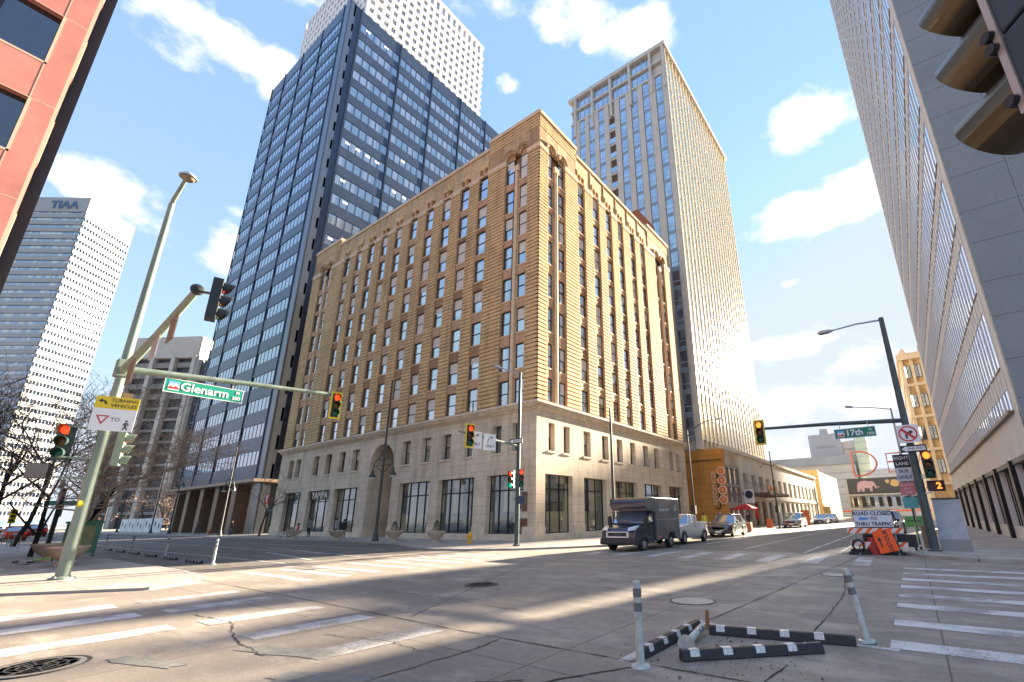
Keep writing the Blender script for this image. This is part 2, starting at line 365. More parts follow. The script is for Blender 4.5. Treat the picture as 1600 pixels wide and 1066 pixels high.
# painted markings
def paint(name, col, hide=.5):
    m = bpy.data.materials.new(name); m.use_nodes = True; t = m.node_tree; p = t.nodes['Principled BSDF']; L = t.links
    g = t.nodes.new('ShaderNodeNewGeometry')
    def nz(s, r):
        n = t.nodes.new('ShaderNodeTexNoise'); n.inputs['Scale'].default_value = s; n.inputs['Detail'].default_value = 8; n.inputs['Roughness'].default_value = r; L.new(g.outputs['Position'], n.inputs['Vector']); return n.outputs['Fac']
    a = t.nodes.new('ShaderNodeMath'); a.operation = 'ADD'; L.new(nz(1.3,.6), a.inputs[0]); L.new(nz(24,.8), a.inputs[1])
    r = t.nodes.new('ShaderNodeMapRange'); r.inputs[1].default_value = .95; r.inputs[2].default_value = 1.13; r.inputs[3].default_value = 0; r.inputs[4].default_value = hide; L.new(a.outputs[0], r.inputs[0])
    x = t.nodes.new('ShaderNodeMix'); x.data_type = 'RGBA'; L.new(r.outputs[0], x.inputs[0]); x.inputs[6].default_value = (*col, 1); x.inputs[7].default_value = (.25,.225,.2,1)
    L.new(x.outputs[2], p.inputs['Base Color']); p.inputs['Roughness'].default_value = .6; return m
M_paint = paint('road_paint', (.70,.68,.65), .95); M_paint2 = paint('road_paint_worn', (.6,.57,.53), .95)
b = MB(); Z0 = .0
def q4(b, p): b.face([(x, y, Z0) for x, y in p])
for i, yc in enumerate((7.66, 9.13, 10.75, 12.05, 13.4, 14.8, 16.2, 17.6)):
    q4(b, [(-.55,yc-.22),(2.7,yc-.25),(2.7,yc+.22),(-.55,yc+.24)])
b2 = MB()
for xc, w in ((-10.05,.6),(-11.95,.6),(-13.6,.7)): q4(b, [(xc-w/2-.1,-3),(xc+w/2-.1,-3),(xc+w/2,2.93),(xc-w/2,2.93)])
for xc, w in ((-9.95,.6),(-11.9,.55),(-13.7,.5),(-8.2,.5),(-6.4,.5)): q4(b2, [(xc-w/2,3.3),(xc+w/2,3.3),(xc+w/2+.1,5.1),(xc-w/2+.1,5.1)])
for i, yc in enumerate((7.0,8.1,9.2,10.5,11.6,12.65,13.65,14.75,15.6)): q4(b, [(-18.2,yc-.17),(-14.2,yc-.14),(-14.2,yc+.2),(-18.2,yc+.17)])
for i in range(8): xc = -12.2+i*1.5; q4(b2, [(xc-.25,18.0),(xc+.25,18.0),(xc+.2,21.2),(xc-.3,21.2)])
# lane lines
for x0, y0, y1 in ((-4.12,22.6,58),(-2.86,22.9,33),(-6.98,24,60),(-10.0,27,90)): q4(b, [(x0-.06,y0),(x0+.06,y0),(x0+.06,y1),(x0-.06,y1)])
for k in range(9): q4(b, [(-7.04,62+k*9),(-6.92,62+k*9),(-6.92,65+k*9),(-7.04,65+k*9)])
for y0, x0, x1 in ((12.8,-20.8,-90),(9.2,-20.5,-70),(16.0,-24,-120),(8.65,-20.2,-14.6)): q4(b, [(x1,y0-.06),(x0,y0-.06),(x0,y0+.06),(x1,y0+.06)])
q4(b, [(-33.7,13.85),(-33.7,14.0),(-20.8,12.5),(-20.8,12.35)]); q4(b, [(-28.9,11.95),(-28.9,11.8),(-21,10.4),(-21,10.55)])
# island outline by the rubber stops
q4(b, [(-3.12,5.2),(-2.98,5.2),(-3.02,7.75),(-3.16,7.75)]); q4(b, [(-3.0,7.62),(-.45,7.42),(-.45,7.3),(-3.0,7.5)])
struct('road_markings', b, M_paint); struct('road_markings_worn', b2, M_paint2)
# cracks and sawn joints
M_crack = mat('crack_tar', (.035,.03,.028), .8)
b = MB(); random.seed(4)
def crack(pts, w=.03, jit=.03, n=14):
    P = []
    for (x0,y0),(x1,y1) in zip(pts, pts[1:]):
        for i in range(n): f = i/n; P.append((x0+(x1-x0)*f+random.uniform(-jit,jit), y0+(y1-y0)*f+random.uniform(-jit,jit)))
    P.append(pts[-1])
    for p, q in zip(P, P[1:]):
        t = Vector((q[0]-p[0], q[1]-p[1])); t.normalize(); s = Vector((-t.y, t.x))*w*random.uniform(.35,1)*.5
        b.face([(p[0]+s.x,p[1]+s.y,.002),(q[0]+s.x,q[1]+s.y,.002),(q[0]-s.x,q[1]-s.y,.002),(p[0]-s.x,p[1]-s.y,.002)])
crack([(-20,5.5),(-9.7,5.36),(-5.9,5.24),(-2.6,5.26),(-1.4,5.3),(4,5.2)], .028, .010)
crack([(-2.98,7.7),(-2.75,11),(-2.6,13.7),(-2.2,18.5),(-2.0,22)], .03, .01)
crack([(-1.75,14.5),(-1.5,11.8),(-1.46,10.6),(-1.47,7.6)], .026, .02)
crack([(-3.4,4.15),(-2.75,5.26)], .04, .01); crack([(-1.65,4.2),(-1.45,6.07)], .03, .01)
crack([(-7.35,5.4),(-8.1,6.8),(-9.7,9.6),(-12,14)], .025, .02); crack([(-5.0,2.2),(-4.9,4.6),(-5.0,5.2)], .025, .02)
crack([(-6.9,3.0),(-8.3,3.15),(-9.6,3.6),(-11,3.5)], .025, .03); crack([(-7.4,4.0),(-6.2,4.3),(-5.4,4.2)], .02, .03); crack([(-8.6,9.6),(-6,9.9),(-3,9.6)], .02, .02)
crack([(-6,2.0),(-4.2,3.6),(-3.6,4.1)], .035, .03); crack([(-12,6.9),(-9,7.1),(-6,6.8)], .02, .03); crack([(-20,-1),(-17.6,2.5)], .03, .01)
struct('road_cracks', b, M_crack)
# patched asphalt spots
M_patch = mat('old_patch', (.16,.165,.145), .9, var=.3, vscale=6, bump=.5, bscale=60, col2=(.30,.275,.24))
b = MB()
def blob(cx, cy, rx, ry, ang, n=22):
    ca, sa = math.cos(ang), math.sin(ang); pts = []
    for k in range(n):
        a = 2*math.pi*k/n; r = random.uniform(.7,1.05); x, y = rx*r*math.copysign(abs(math.cos(a))**.6, math.cos(a)), ry*r*math.copysign(abs(math.sin(a))**.6, math.sin(a)); pts.append((cx+x*ca-y*sa, cy+x*sa+y*ca, .001))
    b.face(pts)
blob(-5.2,3.05,.95,.22,.35); blob(-6.9,3.25,.8,.18,.3); blob(-4.0,3.45,.62,.26,.25); blob(-7.9,2.1,.7,.15,.3)
struct('road_patches', b, M_patch)
# manholes
M_iron = mat('cast_iron', (.09,.085,.08), .55, metal=.6, var=.4, vscale=30); M_lid = mat('lid_concrete', (.5,.45,.38), .6, var=.25, vscale=8)
def manhole(x, y, r, label, m, rings=4):
    t = thing('manhole_cover', label, 'manhole', (x,y,0)); a = MB()
    a.lathe((0,0,0), [(r,.001),(r,.009),(r-.035,.010),(r-.04,.004)], 40); part('ring', a, M_iron, t)
    a = MB(); a.lathe((0,0,0), [(r-.045,.003),(r-.045,.008),(0.001,.009)], 40)
    part('lid', a, m, t)
    if rings:
        a = MB()
        for k in range(1, rings+1): rr = (r-.08)*k/(rings+.3); a.lathe((0,0,0), [(rr,.0095),(rr,.013),(rr-.018,.013),(rr-.018,.0095)], 36)
        for k in range(8): an = k*math.pi/4; c, s = math.cos(an), math.sin(an); a.prism([(c*.06-s*.009,s*.06+c*.009,.0095),(c*(r-.1)-s*.009,s*(r-.1)+c*.009,.0095),(c*(r-.1)+s*.009,s*(r-.1)-c*.009,.0095),(c*.06+s*.009,s*.06-c*.009,.0095)], (0,0,.005))
        part('tread', a, M_iron, t)
manhole(-8.75,1.33,.46,'patterned iron manhole cover at the bottom left corner of the street', mat('lid_grey', (.27,.24,.2), .6, var=.2, vscale=14))
manhole(-3.83,9.3,.44,'pale round manhole cover just beyond the leaning rubber stops', M_lid, 0)
manhole(-2.0,14.97,.40,'pale manhole cover behind the leaning white delineator', M_lid, 0)
manhole(-9.2,8.85,.42,'dark ribbed manhole cover in the middle of the crossing', mat('lid_dark', (.15,.13,.11), .6, var=.3, vscale=14), 5)
# ---------------------------------------------------------------- corner brick building
BX, BY = -20.75, 24.64
M_lime = blockmat('limestone', (.68,.55,.39), (.76,.62,.46), (.44,.34,.24), 1.3, .62, .012, bump=.35, stain=.22)
M_limep = mat('limestone_plain', (.70,.57,.42), .8, var=.18, vscale=1.5, bump=.15)
M_brick = blockmat('tan_brick', (.70,.47,.24), (.80,.58,.32), (.30,.17,.08), .42, .105, .012, stain=.30)
M_brickb = blockmat('tan_brick_band', (.73,.48,.22), (.82,.58,.30), (.38,.22,.11), .42, .20, .01, stain=.22)
M_brickd = blockmat('brown_brick', (.42,.23,.11), (.52,.30,.15), (.14,.06,.03), .42, .105, .012, stain=.3)
M_brickr = blockmat('recessed_brick', (.54,.33,.16), (.62,.39,.20), (.22,.11,.05), .42, .105, .012, stain=.25)
M_terra = mat('terracotta_trim', (.72,.52,.33), .7, var=.15, vscale=3, bump=.1)
M_orn = mat('terracotta_relief', (.54,.33,.19), .8, var=.35, vscale=9, bump=.8, bscale=14)
M_black = mat('black_metal', (.018,.018,.02), .4, metal=.3)
M_sash = mat('dark_sash', (.035,.03,.03), .45)
def glassmat(name, tint, refl=.7, rough=.04, gcol=(.86,.93,1), cells=None, cellcol=(.4,.38,.34), thr=.7, wob=.12, ws=1.2):
    m = bpy.data.materials.new(name); m.use_nodes = True; t = m.node_tree; p = t.nodes['Principled BSDF']; L = t.links
    p.inputs['Roughness'].default_value = rough; p.inputs['Base Color'].default_value = (*tint,1)
    out = t.nodes['Material Output']; gl = t.nodes.new('ShaderNodeBsdfGlossy'); gl.inputs['Roughness'].default_value = rough; gl.inputs['Color'].default_value = (*gcol,1)
    lw = t.nodes.new('ShaderNodeLayerWeight'); lw.inputs['Blend'].default_value = .35
    r = t.nodes.new('ShaderNodeMapRange'); r.inputs[3].default_value = refl*.45; r.inputs[4].default_value = min(1, refl*1.3); L.new(lw.outputs['Facing'], r.inputs[0])
    x = t.nodes.new('ShaderNodeMixShader'); L.new(r.outputs[0], x.inputs[0]); L.new(p.outputs[0], x.inputs[1]); L.new(gl.outputs[0], x.inputs[2]); L.new(x.outputs[0], out.inputs[0])
    g = t.nodes.new('ShaderNodeNewGeometry')
    n = t.nodes.new('ShaderNodeTexNoise'); n.inputs['Scale'].default_value = ws; n.inputs['Detail'].default_value = 2; L.new(g.outputs['Position'], n.inputs['Vector'])
    b = t.nodes.new('ShaderNodeBump'); b.inputs['Strength'].default_value = wob; b.inputs['Distance'].default_value = .05; L.new(n.outputs['Fac'], b.inputs['Height']); L.new(b.outputs[0], gl.inputs['Normal'])
    if cells:
        sn = t.nodes.new('ShaderNodeVectorMath'); sn.operation = 'DIVIDE'; L.new(g.outputs['Position'], sn.inputs[0]); sn.inputs[1].default_value = cells
        fl = t.nodes.new('ShaderNodeVectorMath'); fl.operation = 'FLOOR'; L.new(sn.outputs[0], fl.inputs[0])
        wn = t.nodes.new('ShaderNodeTexWhiteNoise'); L.new(fl.outputs[0], wn.inputs[0])
        c = t.nodes.new('ShaderNodeMapRange'); c.inputs[1].default_value = thr; c.inputs[2].default_value = min(1,thr+.12); L.new(wn.outputs[0], c.inputs[0])
        mx = t.nodes.new('ShaderNodeMix'); mx.data_type = 'RGBA'; L.new(c.outputs[0], mx.inputs[0]); mx.inputs[6].default_value = (*tint,1); mx.inputs[7].default_value = (*cellcol,1); L.new(mx.outputs[2], p.inputs['Base Color'])
    return m
M_gl = glassmat('sash_glass', (.03,.032,.036), .8, cells=(1.35,1.35,1.47), cellcol=(.42,.36,.28), thr=.62)
M_shop = glassmat('shop_glass', (.045,.05,.042), .24, cells=(1.1,1.1,2.0), cellcol=(.26,.24,.15), thr=.55)
main = thing('office_block', 'ten storey golden brick corner building with limestone base and arched corner bays', 'building', (BX, BY, 0))
L_ = Fr(BX, BY, 0)            # u = x - BX (negative to the left), outward = -y
Rt = Fr(BX, BY, 90)           # u = y - BY, outward = +x
WL, WR = -39.6, 27.1
body = MB(); body.bx(BX+WL+.5, BX-.5, BY+.5, BY+WR-.5, 9.6, 35.4, 0); part('core', body, M_brickd, main, world=True)
base = MB()
sec_L = [(-23.03+20.75,-22.33+20.75),(-25.1+20.75,-24.3+20.75)]
wc_L = [(-28.3,-27.2),(-31.05,-29.9),(-33.7,-32.5),(-36.5,-35.3),(-44.7,-43.4),(-47.2,-46.0),(-49.9,-48.7),(-52.5,-51.3),(-56.5,-55.4),(-58.2,-57.1),(-23.1,-22.2),(-25.1,-24.2)]
shop_L = [(-25.56,-21.9),(-31.1,-26.9),(-36.4,-32.2),(-47.3,-43.0),(-52.6,-48.2),(-58.0,-54.3)]
z2a, z2b = 6.2, 8.28
hl = [(a-BX, b-BX, z2a, z2b) for a, b in wc_L] + [(a-BX, b-BX, .35, 4.6) for a, b in shop_L] + [(-41.4-BX, -37.6-BX, .1, 8.55)]
base.panel(L_, (WL, 0), (0, 9.1), hl, -.75, 0, 0)
wc_R = [(26.0,26.75),(27.85,28.65),(30.55,31.6),(33.35,34.4),(35.85,36.9),(38.35,39.4),(41.0,42.1),(43.5,44.6),(47.2,48.2),(49.05,50.05)]
shop_R = [(25.64,28.97),(30.5,33.9),(35.4,39.4),(40.7,44.7),(46.6,50.2)]
hr = [(a-BY, b-BY, z2a, z2b) for a, b in wc_R] + [(a-BY, b-BY, .35, 4.55) for a, b in shop_R]
base.panel(Rt, (.75, WR), (0, 9.1), hr, -.75, 0, 0)
base.bx(BX+WL, BX-.75, BY+WR-.4, BY+WR, 0, 9.1); base.bx(BX+WL, BX+WL+.4, BY+.75, BY+WR-.4, 0, 9.1)
# arch spandrels in the portal head
def arch_fill(b, fr, uc, r, zs, ztop, d0, d1, m=0, half=None, n=12):
    half = half or r
    pts = [(uc+r*math.cos(a), zs+r*math.sin(a)) for a in [math.pi*k/n for k in range(n+1)]]
    for (ua, za), (ub, zb) in zip(pts, pts[1:]):
        poly = [fr(ua,d0,za), fr(ub,d0,zb), fr(ub,d0,ztop), fr(ua,d0,ztop)]; h = fr(0,d1,0)-fr(0,d0,0); b.prism(poly, h, m)
    if half > r+1e-3:
        b.box(fr, uc-half, uc-r, d0, d1, zs, ztop, m); b.box(fr, uc+r, uc+half, d0, d1, zs, ztop, m)
arch_fill(base, L_, -39.5-BX, 1.9, 6.5, 8.55, -.75, -.003)
part('limestone_base', base, M_lime, main, world=True)
pl = MB()   # plinth course
pl.panel(L_, (WL-.06,.06), (0,.85), [(a-BX,b-BX,-.1,1) for a,b in shop_L if b > -40]+[(-41.4-BX,-37.6-BX,-.1,1)]+[(a-BX,b-BX,-.1,1) for a,b in shop_L if b < -40], 0, .06); pl.panel(Rt, (0,WR), (0,.85), [(a-BY,b-BY,-.1,1) for a,b in shop_R], 0, .06); split('plinth', pl, M_limep, main)
sl = MB()
for a, b_ in shop_L[:]: sl.box(L_, a-BX+.02, b_-BX-.02, -.6, .03, 0, .5)
for a, b_ in shop_R: sl.box(Rt, a-BY+.02, b_-BY-.02, -.6, .03, 0, .5)
for a, b_ in wc_L: sl.box(L_, a-BX-.12, b_-BX+.12, -.2, .09, z2a-.14, z2a)
for a, b_ in wc_R: sl.box(Rt, a-BY-.12, b_-BY+.12, -.2, .09, z2a-.14, z2a)
split('window_sill', sl, M_limep, main)
# cornice
co = MB()
for (z0, z1, d) in ((9.1,9.22,.10),(9.22,9.36,.20),(9.36,9.5,.34),(9.5,9.68,.46)):
    co.box(L_, WL-d, 0+d, -.6, d, z0, z1); co.box(Rt, .6, WR+d, -.6, d, z0, z1)
k = WL+.1
while k < -.1: co.box(L_, k, k+.11, .2, .31, 9.24, 9.36); k += .24
k = .1
while k < WR: co.box(Rt, k, k+.11, .2, .31, 9.24, 9.36); k += .24
for z in (9.9, 9.75): pass
part('belt_cornice', co, M_limep, main, world=True)
# portal recess
po_ = MB(); uc = -39.5-BX
po_.box(L_, uc-1.9, uc+1.9, -3.2, -3.0, .1, 8.6, 0)
po_.box(L_, uc-2.4, uc-1.9, -3.0, -.75, .1, 8.6, 0); po_.box(L_, uc+1.9, uc+2.4, -3.0, -.75, .1, 8.6, 0); po_.box(L_, uc-1.9, uc+1.9, -3.0, -.75, 8.6, 8.8, 0)
po_.box(L_, uc-1.9, uc+1.9, -2.9, -2.5, 3.0, 3.5, 0)
part('portal_recess', po_, M_lime, main, world=True)
dr = MB(); dr.panel(L_, (uc-1.3,uc+1.3), (.1,2.95), [(uc-1.2,uc-.06,.25,2.8),(uc+.06,uc+1.2,.25,2.8)], -2.75, -2.65); d_o = part('door', dr, M_black, main, world=True)
g_ = MB(); g_.box(L_, uc-1.2, uc+1.2, -2.72, -2.70, .25, 2.8); part('pane', g_, M_shop, d_o, world=True)
dr = MB(); dr.panel(L_, (uc-1.3,uc+1.3), (3.6,6.4), [(uc-1.2,uc-.06,3.7,6.3),(uc+.06,uc+1.2,3.7,6.3)], -2.75, -2.65); d_o = part('window', dr, M_sash, main, world=True)
g_ = MB(); g_.box(L_, uc-1.2, uc+1.2, -2.72, -2.70, 3.7, 6.3); part('pane', g_, M_gl, d_o, world=True)
# shopfronts
def shopfront(fr, a, b, z0, z1, n, door=None, tr=3.55):
    f = MB(); holes = []; w = (b-a)/n
    for i in range(n):
        holes += [(a+i*w+.04, a+(i+1)*w-.04, z0+.06 if i != door else z0+.03, tr-.05), (a+i*w+.04, a+(i+1)*w-.04, tr+.05, z1-.05)]
    f.panel(fr, (a, b), (z0, z1), holes, -.55, -.43); o = part('shopfront', f, M_black, main, world=True)
    g = MB(); g.box(fr, a+.02, b-.02, -.51, -.49, z0+.02, z1-.02); part('pane', g, M_shop, o, world=True)
for i, (a, b_) in enumerate(shop_L): shopfront(L_, a-BX, b_-BX, .5 if i != 1 else .12, 4.6, 4 if i < 4 else 3, 2, 3.5)
for i, (a, b_) in enumerate(shop_R): shopfront(Rt, a-BY, b_-BY, .5, 4.55, 3, None, 3.55)
# ------- brick shaft
rows = [9.7+0.0, 12.55, 15.58, 18.62, 21.63, 24.42, 27.2, 30.25]; wh = 2.12; rows_h = [2.05,2.05,2.12,2.12,2.2,2.3,2.35,2.6]
DEEP = -.26
def face(fr, U0, U1, cols, pavs, sign):
    """cols: (u0,u1) regular windows; pavs: (p0,p1,[(u0,u1),(u0,u1)])"""
    pier = MB(); band = MB(); sp = MB(); trim = MB(); orn = MB(); wins = []
    allc = sorted([(a, b, 0) for a, b in cols] + [(a, b, 1) for p in pavs for a, b in p[2]])
    # piers
    edges = [U0] + [x for c in allc for x in c[:2]] + [U1]
    ispav = lambda u: any(p[0]-.01 <= u <= p[1]+.01 for p in pavs)
    for a, b in zip(edges[::2], edges[1::2]):
        mid = (a+b)/2; inner = any(abs(mid-(p[2][0][1]+p[2][1][0])/2) < .3 for p in pavs)
        if inner:
            # slender colonnette between the paired windows
            r = min(.2, (b-a)/2-.05)
            pier.box(fr, a, b, DEEP, -.22, 9.68, 31.4, 0)
            trim.tube([fr(mid, -.1, 9.7), fr(mid, -.1, 31.3)], r*.8, 8); trim.box(fr, mid-.3, mid+.3, -.2, .06, 31.3, 31.9)
            continue
        d = 0.0 if ispav(mid) else -.02
        pier.box(fr, a, b, DEEP, d, 9.68, 32.9, 1)
        z = 9.95
        while z < 32.6:
            band.box(fr, a-.0+.015, b-.015, d, d+.05, z, z+.235, 0); z += .335
        trim.box(fr, a-.03, b+.03, DEEP, d+.09, 32.55, 33.05)   # pale capital
        if not ispav(mid): pass
    for a, b, pv in allc:
        for k, z in enumerate(rows):
            top = z+rows_h[k]; nxt = rows[k+1] if k < 7 else None
            if nxt:
                (orn if (k % 2 == 0 and not pv) or pv else sp).box(fr, a, b, DEEP, -.09, top+.02, nxt-.10)
                trim.box(fr, a-.05, b+.05, DEEP, -.05, nxt-.10, nxt+.02)
            wins.append((fr, a, DEEP, z, b-a, top-z))
        if not pv:
            trim.box(fr, a-.08, b+.08, DEEP, -.0, rows[7]+2.6, rows[7]+2.78)
            orn.box(fr, a, b, DEEP, -.25, rows[7]+2.78, 34.4)
            # pair of little blind arches
            w = (b-a)/2
            for j in (0, 1): arch_fill(band, fr, a+w*(j+.5), w*.36, 33.5, 34.15, -.25, .05, 0, half=w*.5)
            for j in (0, 1, 2): trim.box(fr, a+w*j-.05, a+w*j+.05, -.24, .0, 32.9, 33.55)
        else:
            # arched heads of the paired bays with dogtooth rim
            uc_ = (a+b)/2; r = (b-a)/2+.12; rr = r+.32
            arch_fill(pier, fr, uc_, r, 33.15, 34.9, -.3, .0, 0, half=(b-a)/2+.35)
            orn.box(fr, a, b, DEEP, -.28, rows[7]+2.6, 34.6)
            for q in range(17):
                an = math.pi*q/16; p0 = fr(uc_+(r+.14)*math.cos(an), .0, 33.15+(r+.14)*math.sin(an)); 
                orn.box(fr, uc_+(r+.14)*math.cos(an)-.055, uc_+(r+.14)*math.cos(an)+.055, -.02, .16, 33.15+(r+.14)*math.sin(an)-.055, 33.15+(r+.14)*math.sin(an)+.055)
            prev = None
            pts = [fr(uc_+(r-.06)*math.cos(math.pi*q/14), -.12, 33.15+(r-.06)*math.sin(math.pi*q/14)) for q in range(15)]; trim.tube(pts, .08, 6)
            pts = [fr(uc_+(r+.02)*math.cos(math.pi*q/14), .02, 33.15+(r+.02)*math.sin(math.pi*q/14)) for q in range(15)]; pier.tube(pts, .09, 6)
    # attic: plain coursed wall, pavilions rise higher
    pv = sorted(pavs); cur = U0
    for p in pv:
        pier.panel(fr, (p[0], p[1]), (33.05, 36.25), [((a+b)/2-(b-a)/2-.35, (a+b)/2+(b-a)/2+.35, 33.0, 34.9) for a, b in p[2]], DEEP, -.002, 1)
        z = 34.95
        while z < 36.1: band.box(fr, p[0]+.02, p[1]-.02, -.002, .035, z, z+.235); z += .335
        trim.box(fr, p[0]-.0, p[1]+.0, -.6, .14, 36.25, 36.62)
    mids = [(pv[0][1], pv[1][0])]
    for a, b in mids:
        pier.box(fr, a, b, DEEP, -.06, 34.15, 35.5, 0)
        for (c0, c1) in [(x[0], x[1]) for x in allc if not x[2]]:
            pass
        ed = [a] + [x for c in sorted(cols) for x in c] + [b]
        for e0, e1 in zip(ed[::2], ed[1::2]): pier.box(fr, e0, e1, DEEP, -.06, 33.05, 34.15, 0)
        n = max(1, round((b-a)/2.62))
        for j in range(n+1): u = a+(b-a)*j/n; band.box(fr, u-.05, u+.05, -.06, .0, 33.1, 35.5) if 0 < j < n else None
        trim.box(fr, a, b, -.6, .06, 35.5, 35.84)
    part('brick_piers', pier, [M_brick, M_brickr], main, world=True); part('brick_bands', band, M_brickb, main, world=True)
    split('spandrel', sp, M_brickd, main, 80); split('relief_panel', orn, M_orn, main); split('stone_trim', trim, M_terra, main, 80)
    return wins
colsL = [(c-.65-BX, c+.65-BX) for c in (-27.68,-30.3,-33.0,-35.7,-38.4,-41.15,-43.8,-46.5,-49.15,-51.8)]
pavL = [(-6.2, 0, [(-24.75-BX,-23.8-BX),(-23.1-BX,-22.1-BX)]), (WL, -33.2, [(-58.3-BX,-57.3-BX),(-56.5-BX,-55.5-BX)])]
colsR = [(c-.6-BY, c+.6-BY) for c in (30.98,33.62,36.12,38.6,41.35,43.85)]
pavR = [(0, 5.6, [(25.85-BY,26.6-BY),(27.6-BY,28.35-BY)]), (20.9, WR, [(47.3-BY,48.1-BY),(49.2-BY,50.0-BY)])]
wl = face(L_, WL, 0, colsL, pavL, 1); wr = face(Rt, 0, WR, colsR, pavR, 1)
allw = wl + wr + [(L_, a-BX, -.5, z2a, b-a, z2b-z2a) for a, b in wc_L] + [(Rt, a-BY, -.5, z2a, b-a, z2b-z2a) for a, b in wc_R]
# double-hung windows, nearest 100 as parts of their own
M_blind = mat('roller_blind', (.72,.68,.60), .9)
def sash(w, h):
    m = MB(); m.panel(LOC_FR, (0,w), (0,h), [(.07,w-.07,.07,h/2-.03),(.07,w-.07,h/2+.03,h-.07)], .0, .08); return m
def pane(w, h, bl):
    m = MB(); m.box(LOC_FR, .03, w-.03, .02, .03, .03, h-.03, 0)
    if bl: m.box(LOC_FR, .06, w-.06, .034, .04, h*(1-bl)+.0, h-.05, 1)
    return m
allw.sort(key=lambda q: (q[0](q[1], q[2], q[3])-CAMP).length); po = parent_origin(main); cache = {}; MW = MB(); MP = MB(); random.seed(7)
for i, (fr, u, d, z, w, h) in enumerate(allw):
    bl = random.choice([0,0,0,0,.3,.5,.5,.95]); key = (round(w,2), round(h,2), bl)
    if i < 100:
        if key not in cache: cache[key] = (sash(w,h).mesh('window', M_sash), pane(w,h,bl).mesh('pane', [M_gl, M_blind]))
        o = link('window', cache[key][0], main, fr(u,d,z)-po, R_(fr.deg)); link('pane', cache[key][1], o)
    else:
        for src, dst in ((sash(w,h), MW), (pane(w,h,bl), MP)):
            n = len(dst.v)
            for v in src.v: dst.v.append(tuple(fr(u+v[0], d-v[1], z+v[2])))
            for f_, mi in zip(src.f, src.m): dst.f.append(tuple(n+k for k in f_)); dst.m.append(mi)
wo = part('window', MW, M_sash, main, world=True, kind='stuff'); tag(part('pane', MP, [M_gl, M_blind], wo, world=True), kind='stuff')
# shop name and blade sign
M_white = mat('white_paint', (.8,.79,.76), .6); M_red = mat('sign_red', (.45,.02,.03), .5)
M_warmlet = mat('cream_letters', (.75,.66,.55), .5)
yt = thing('shop_sign', 'five cream capital letters over the shop door near the left end of the brick building', 'sign', (-50.5, BY-.05, 4.12))
bb = MB(); bb.bx(-2.0,2.0,.28,.33,-.42,.42); part('board', bb, M_black, yt)
text('YAMPA', 1.0, M_warmlet, yt, (0,.25,-.02), bold=.02, ext=.03)
ys = thing('blade_sign', 'red square blade sign with a white letter Y on the left corner', 'sign', (-60.9, BY-.6, 3.6))
bb = MB(); bb.bx(-.55,.55,-.05,.05,-.1,1.05); part('panel', bb, M_red, ys); text('Y', 1.15, M_white, ys, (0,-.06,.48), ext=.01, bold=.02)
bb = MB(); bb.bx(.5,.9,-.02,.02,.4,.46); part('bracket', bb, M_black, ys)
# bronze plaques at the corner, roof hut, camera
M_bronze = mat('bronze', (.2,.11,.06), .5, metal=.5, var=.3, vscale=8)
for (u0,u1,z0,z1,lab) in ((-1.25,-.75,2.0,3.3,'tall bronze plaque on the limestone corner pier'),(-1.3,-.72,.95,1.55,'small square bronze plaque under the tall one on the corner pier')):
    bb = MB(); bb.box(L_, u0, u1, .001, .05, z0, z1); solo('wall_plaque', bb, M_bronze, lab, 'plaque', bevel=.02)
hut = MB(); hut.bx(-26,-21.8,45.6,50.5,35.4,39.3); part('roof_hut', hut, mat('red_stucco', (.42,.14,.07), .85, var=.15), main, world=True)
# ---------------------------------------------------------------- other buildings
M_navy = mat('navy_panel', (.05,.07,.11), .3, metal=.3, var=.15, vscale=.4)
M_navydk = mat('navy_fin', (.03,.042,.066), .3, metal=.3); M_alu = mat('brushed_column', (.16,.18,.21), .3, metal=.8)
M_tglass = glassmat('tower_glass', (.07,.10,.15), .5, cells=(1.28,1.28,3.72), cellcol=(.16,.18,.22), thr=.55, wob=.25, ws=.5)
M_lamp = mat('ceiling_light', (.9,.8,.6), .5, emit=(1,.85,.6), estr=.45)
def strip_window(w, h, n, mw=.06):
    f = MB(); pw = w/n
    f.panel(LOC_FR, (0,w), (0,h), [(i*pw+mw, (i+1)*pw-mw, mw, h-mw) for i in range(n)], 0, .06)
    g = MB(); g.box(LOC_FR, mw/2, w-mw/2, .015, .03, mw/2, h-mw/2); return f, g
# dark slab tower
DX, DY, DH = -66.0, 25.0, 91.6
dt = thing('dark_tower', 'tall navy glass and metal slab tower behind the brick building', 'skyscraper', (DX, DY, 0))
Ld, Rd = Fr(DX, DY, 0), Fr(DX, DY, 90)
b = MB(); b.bx(DX-31.5, DX-.3, DY+.3, DY+39.7, 6.9, DH-.2); part('body', b, M_navy, dt, world=True)
sp = MB(); nfl = 22
for k in range(nfl+1):
    z0 = 6.8+3.72*k; z1 = z0+1.84 if k < nfl else DH
    sp.box(Ld, -31.5, -.9, -.5, 0, z0, z1); sp.box(Rd, .9, 40, -.5, 0, z0, z1)

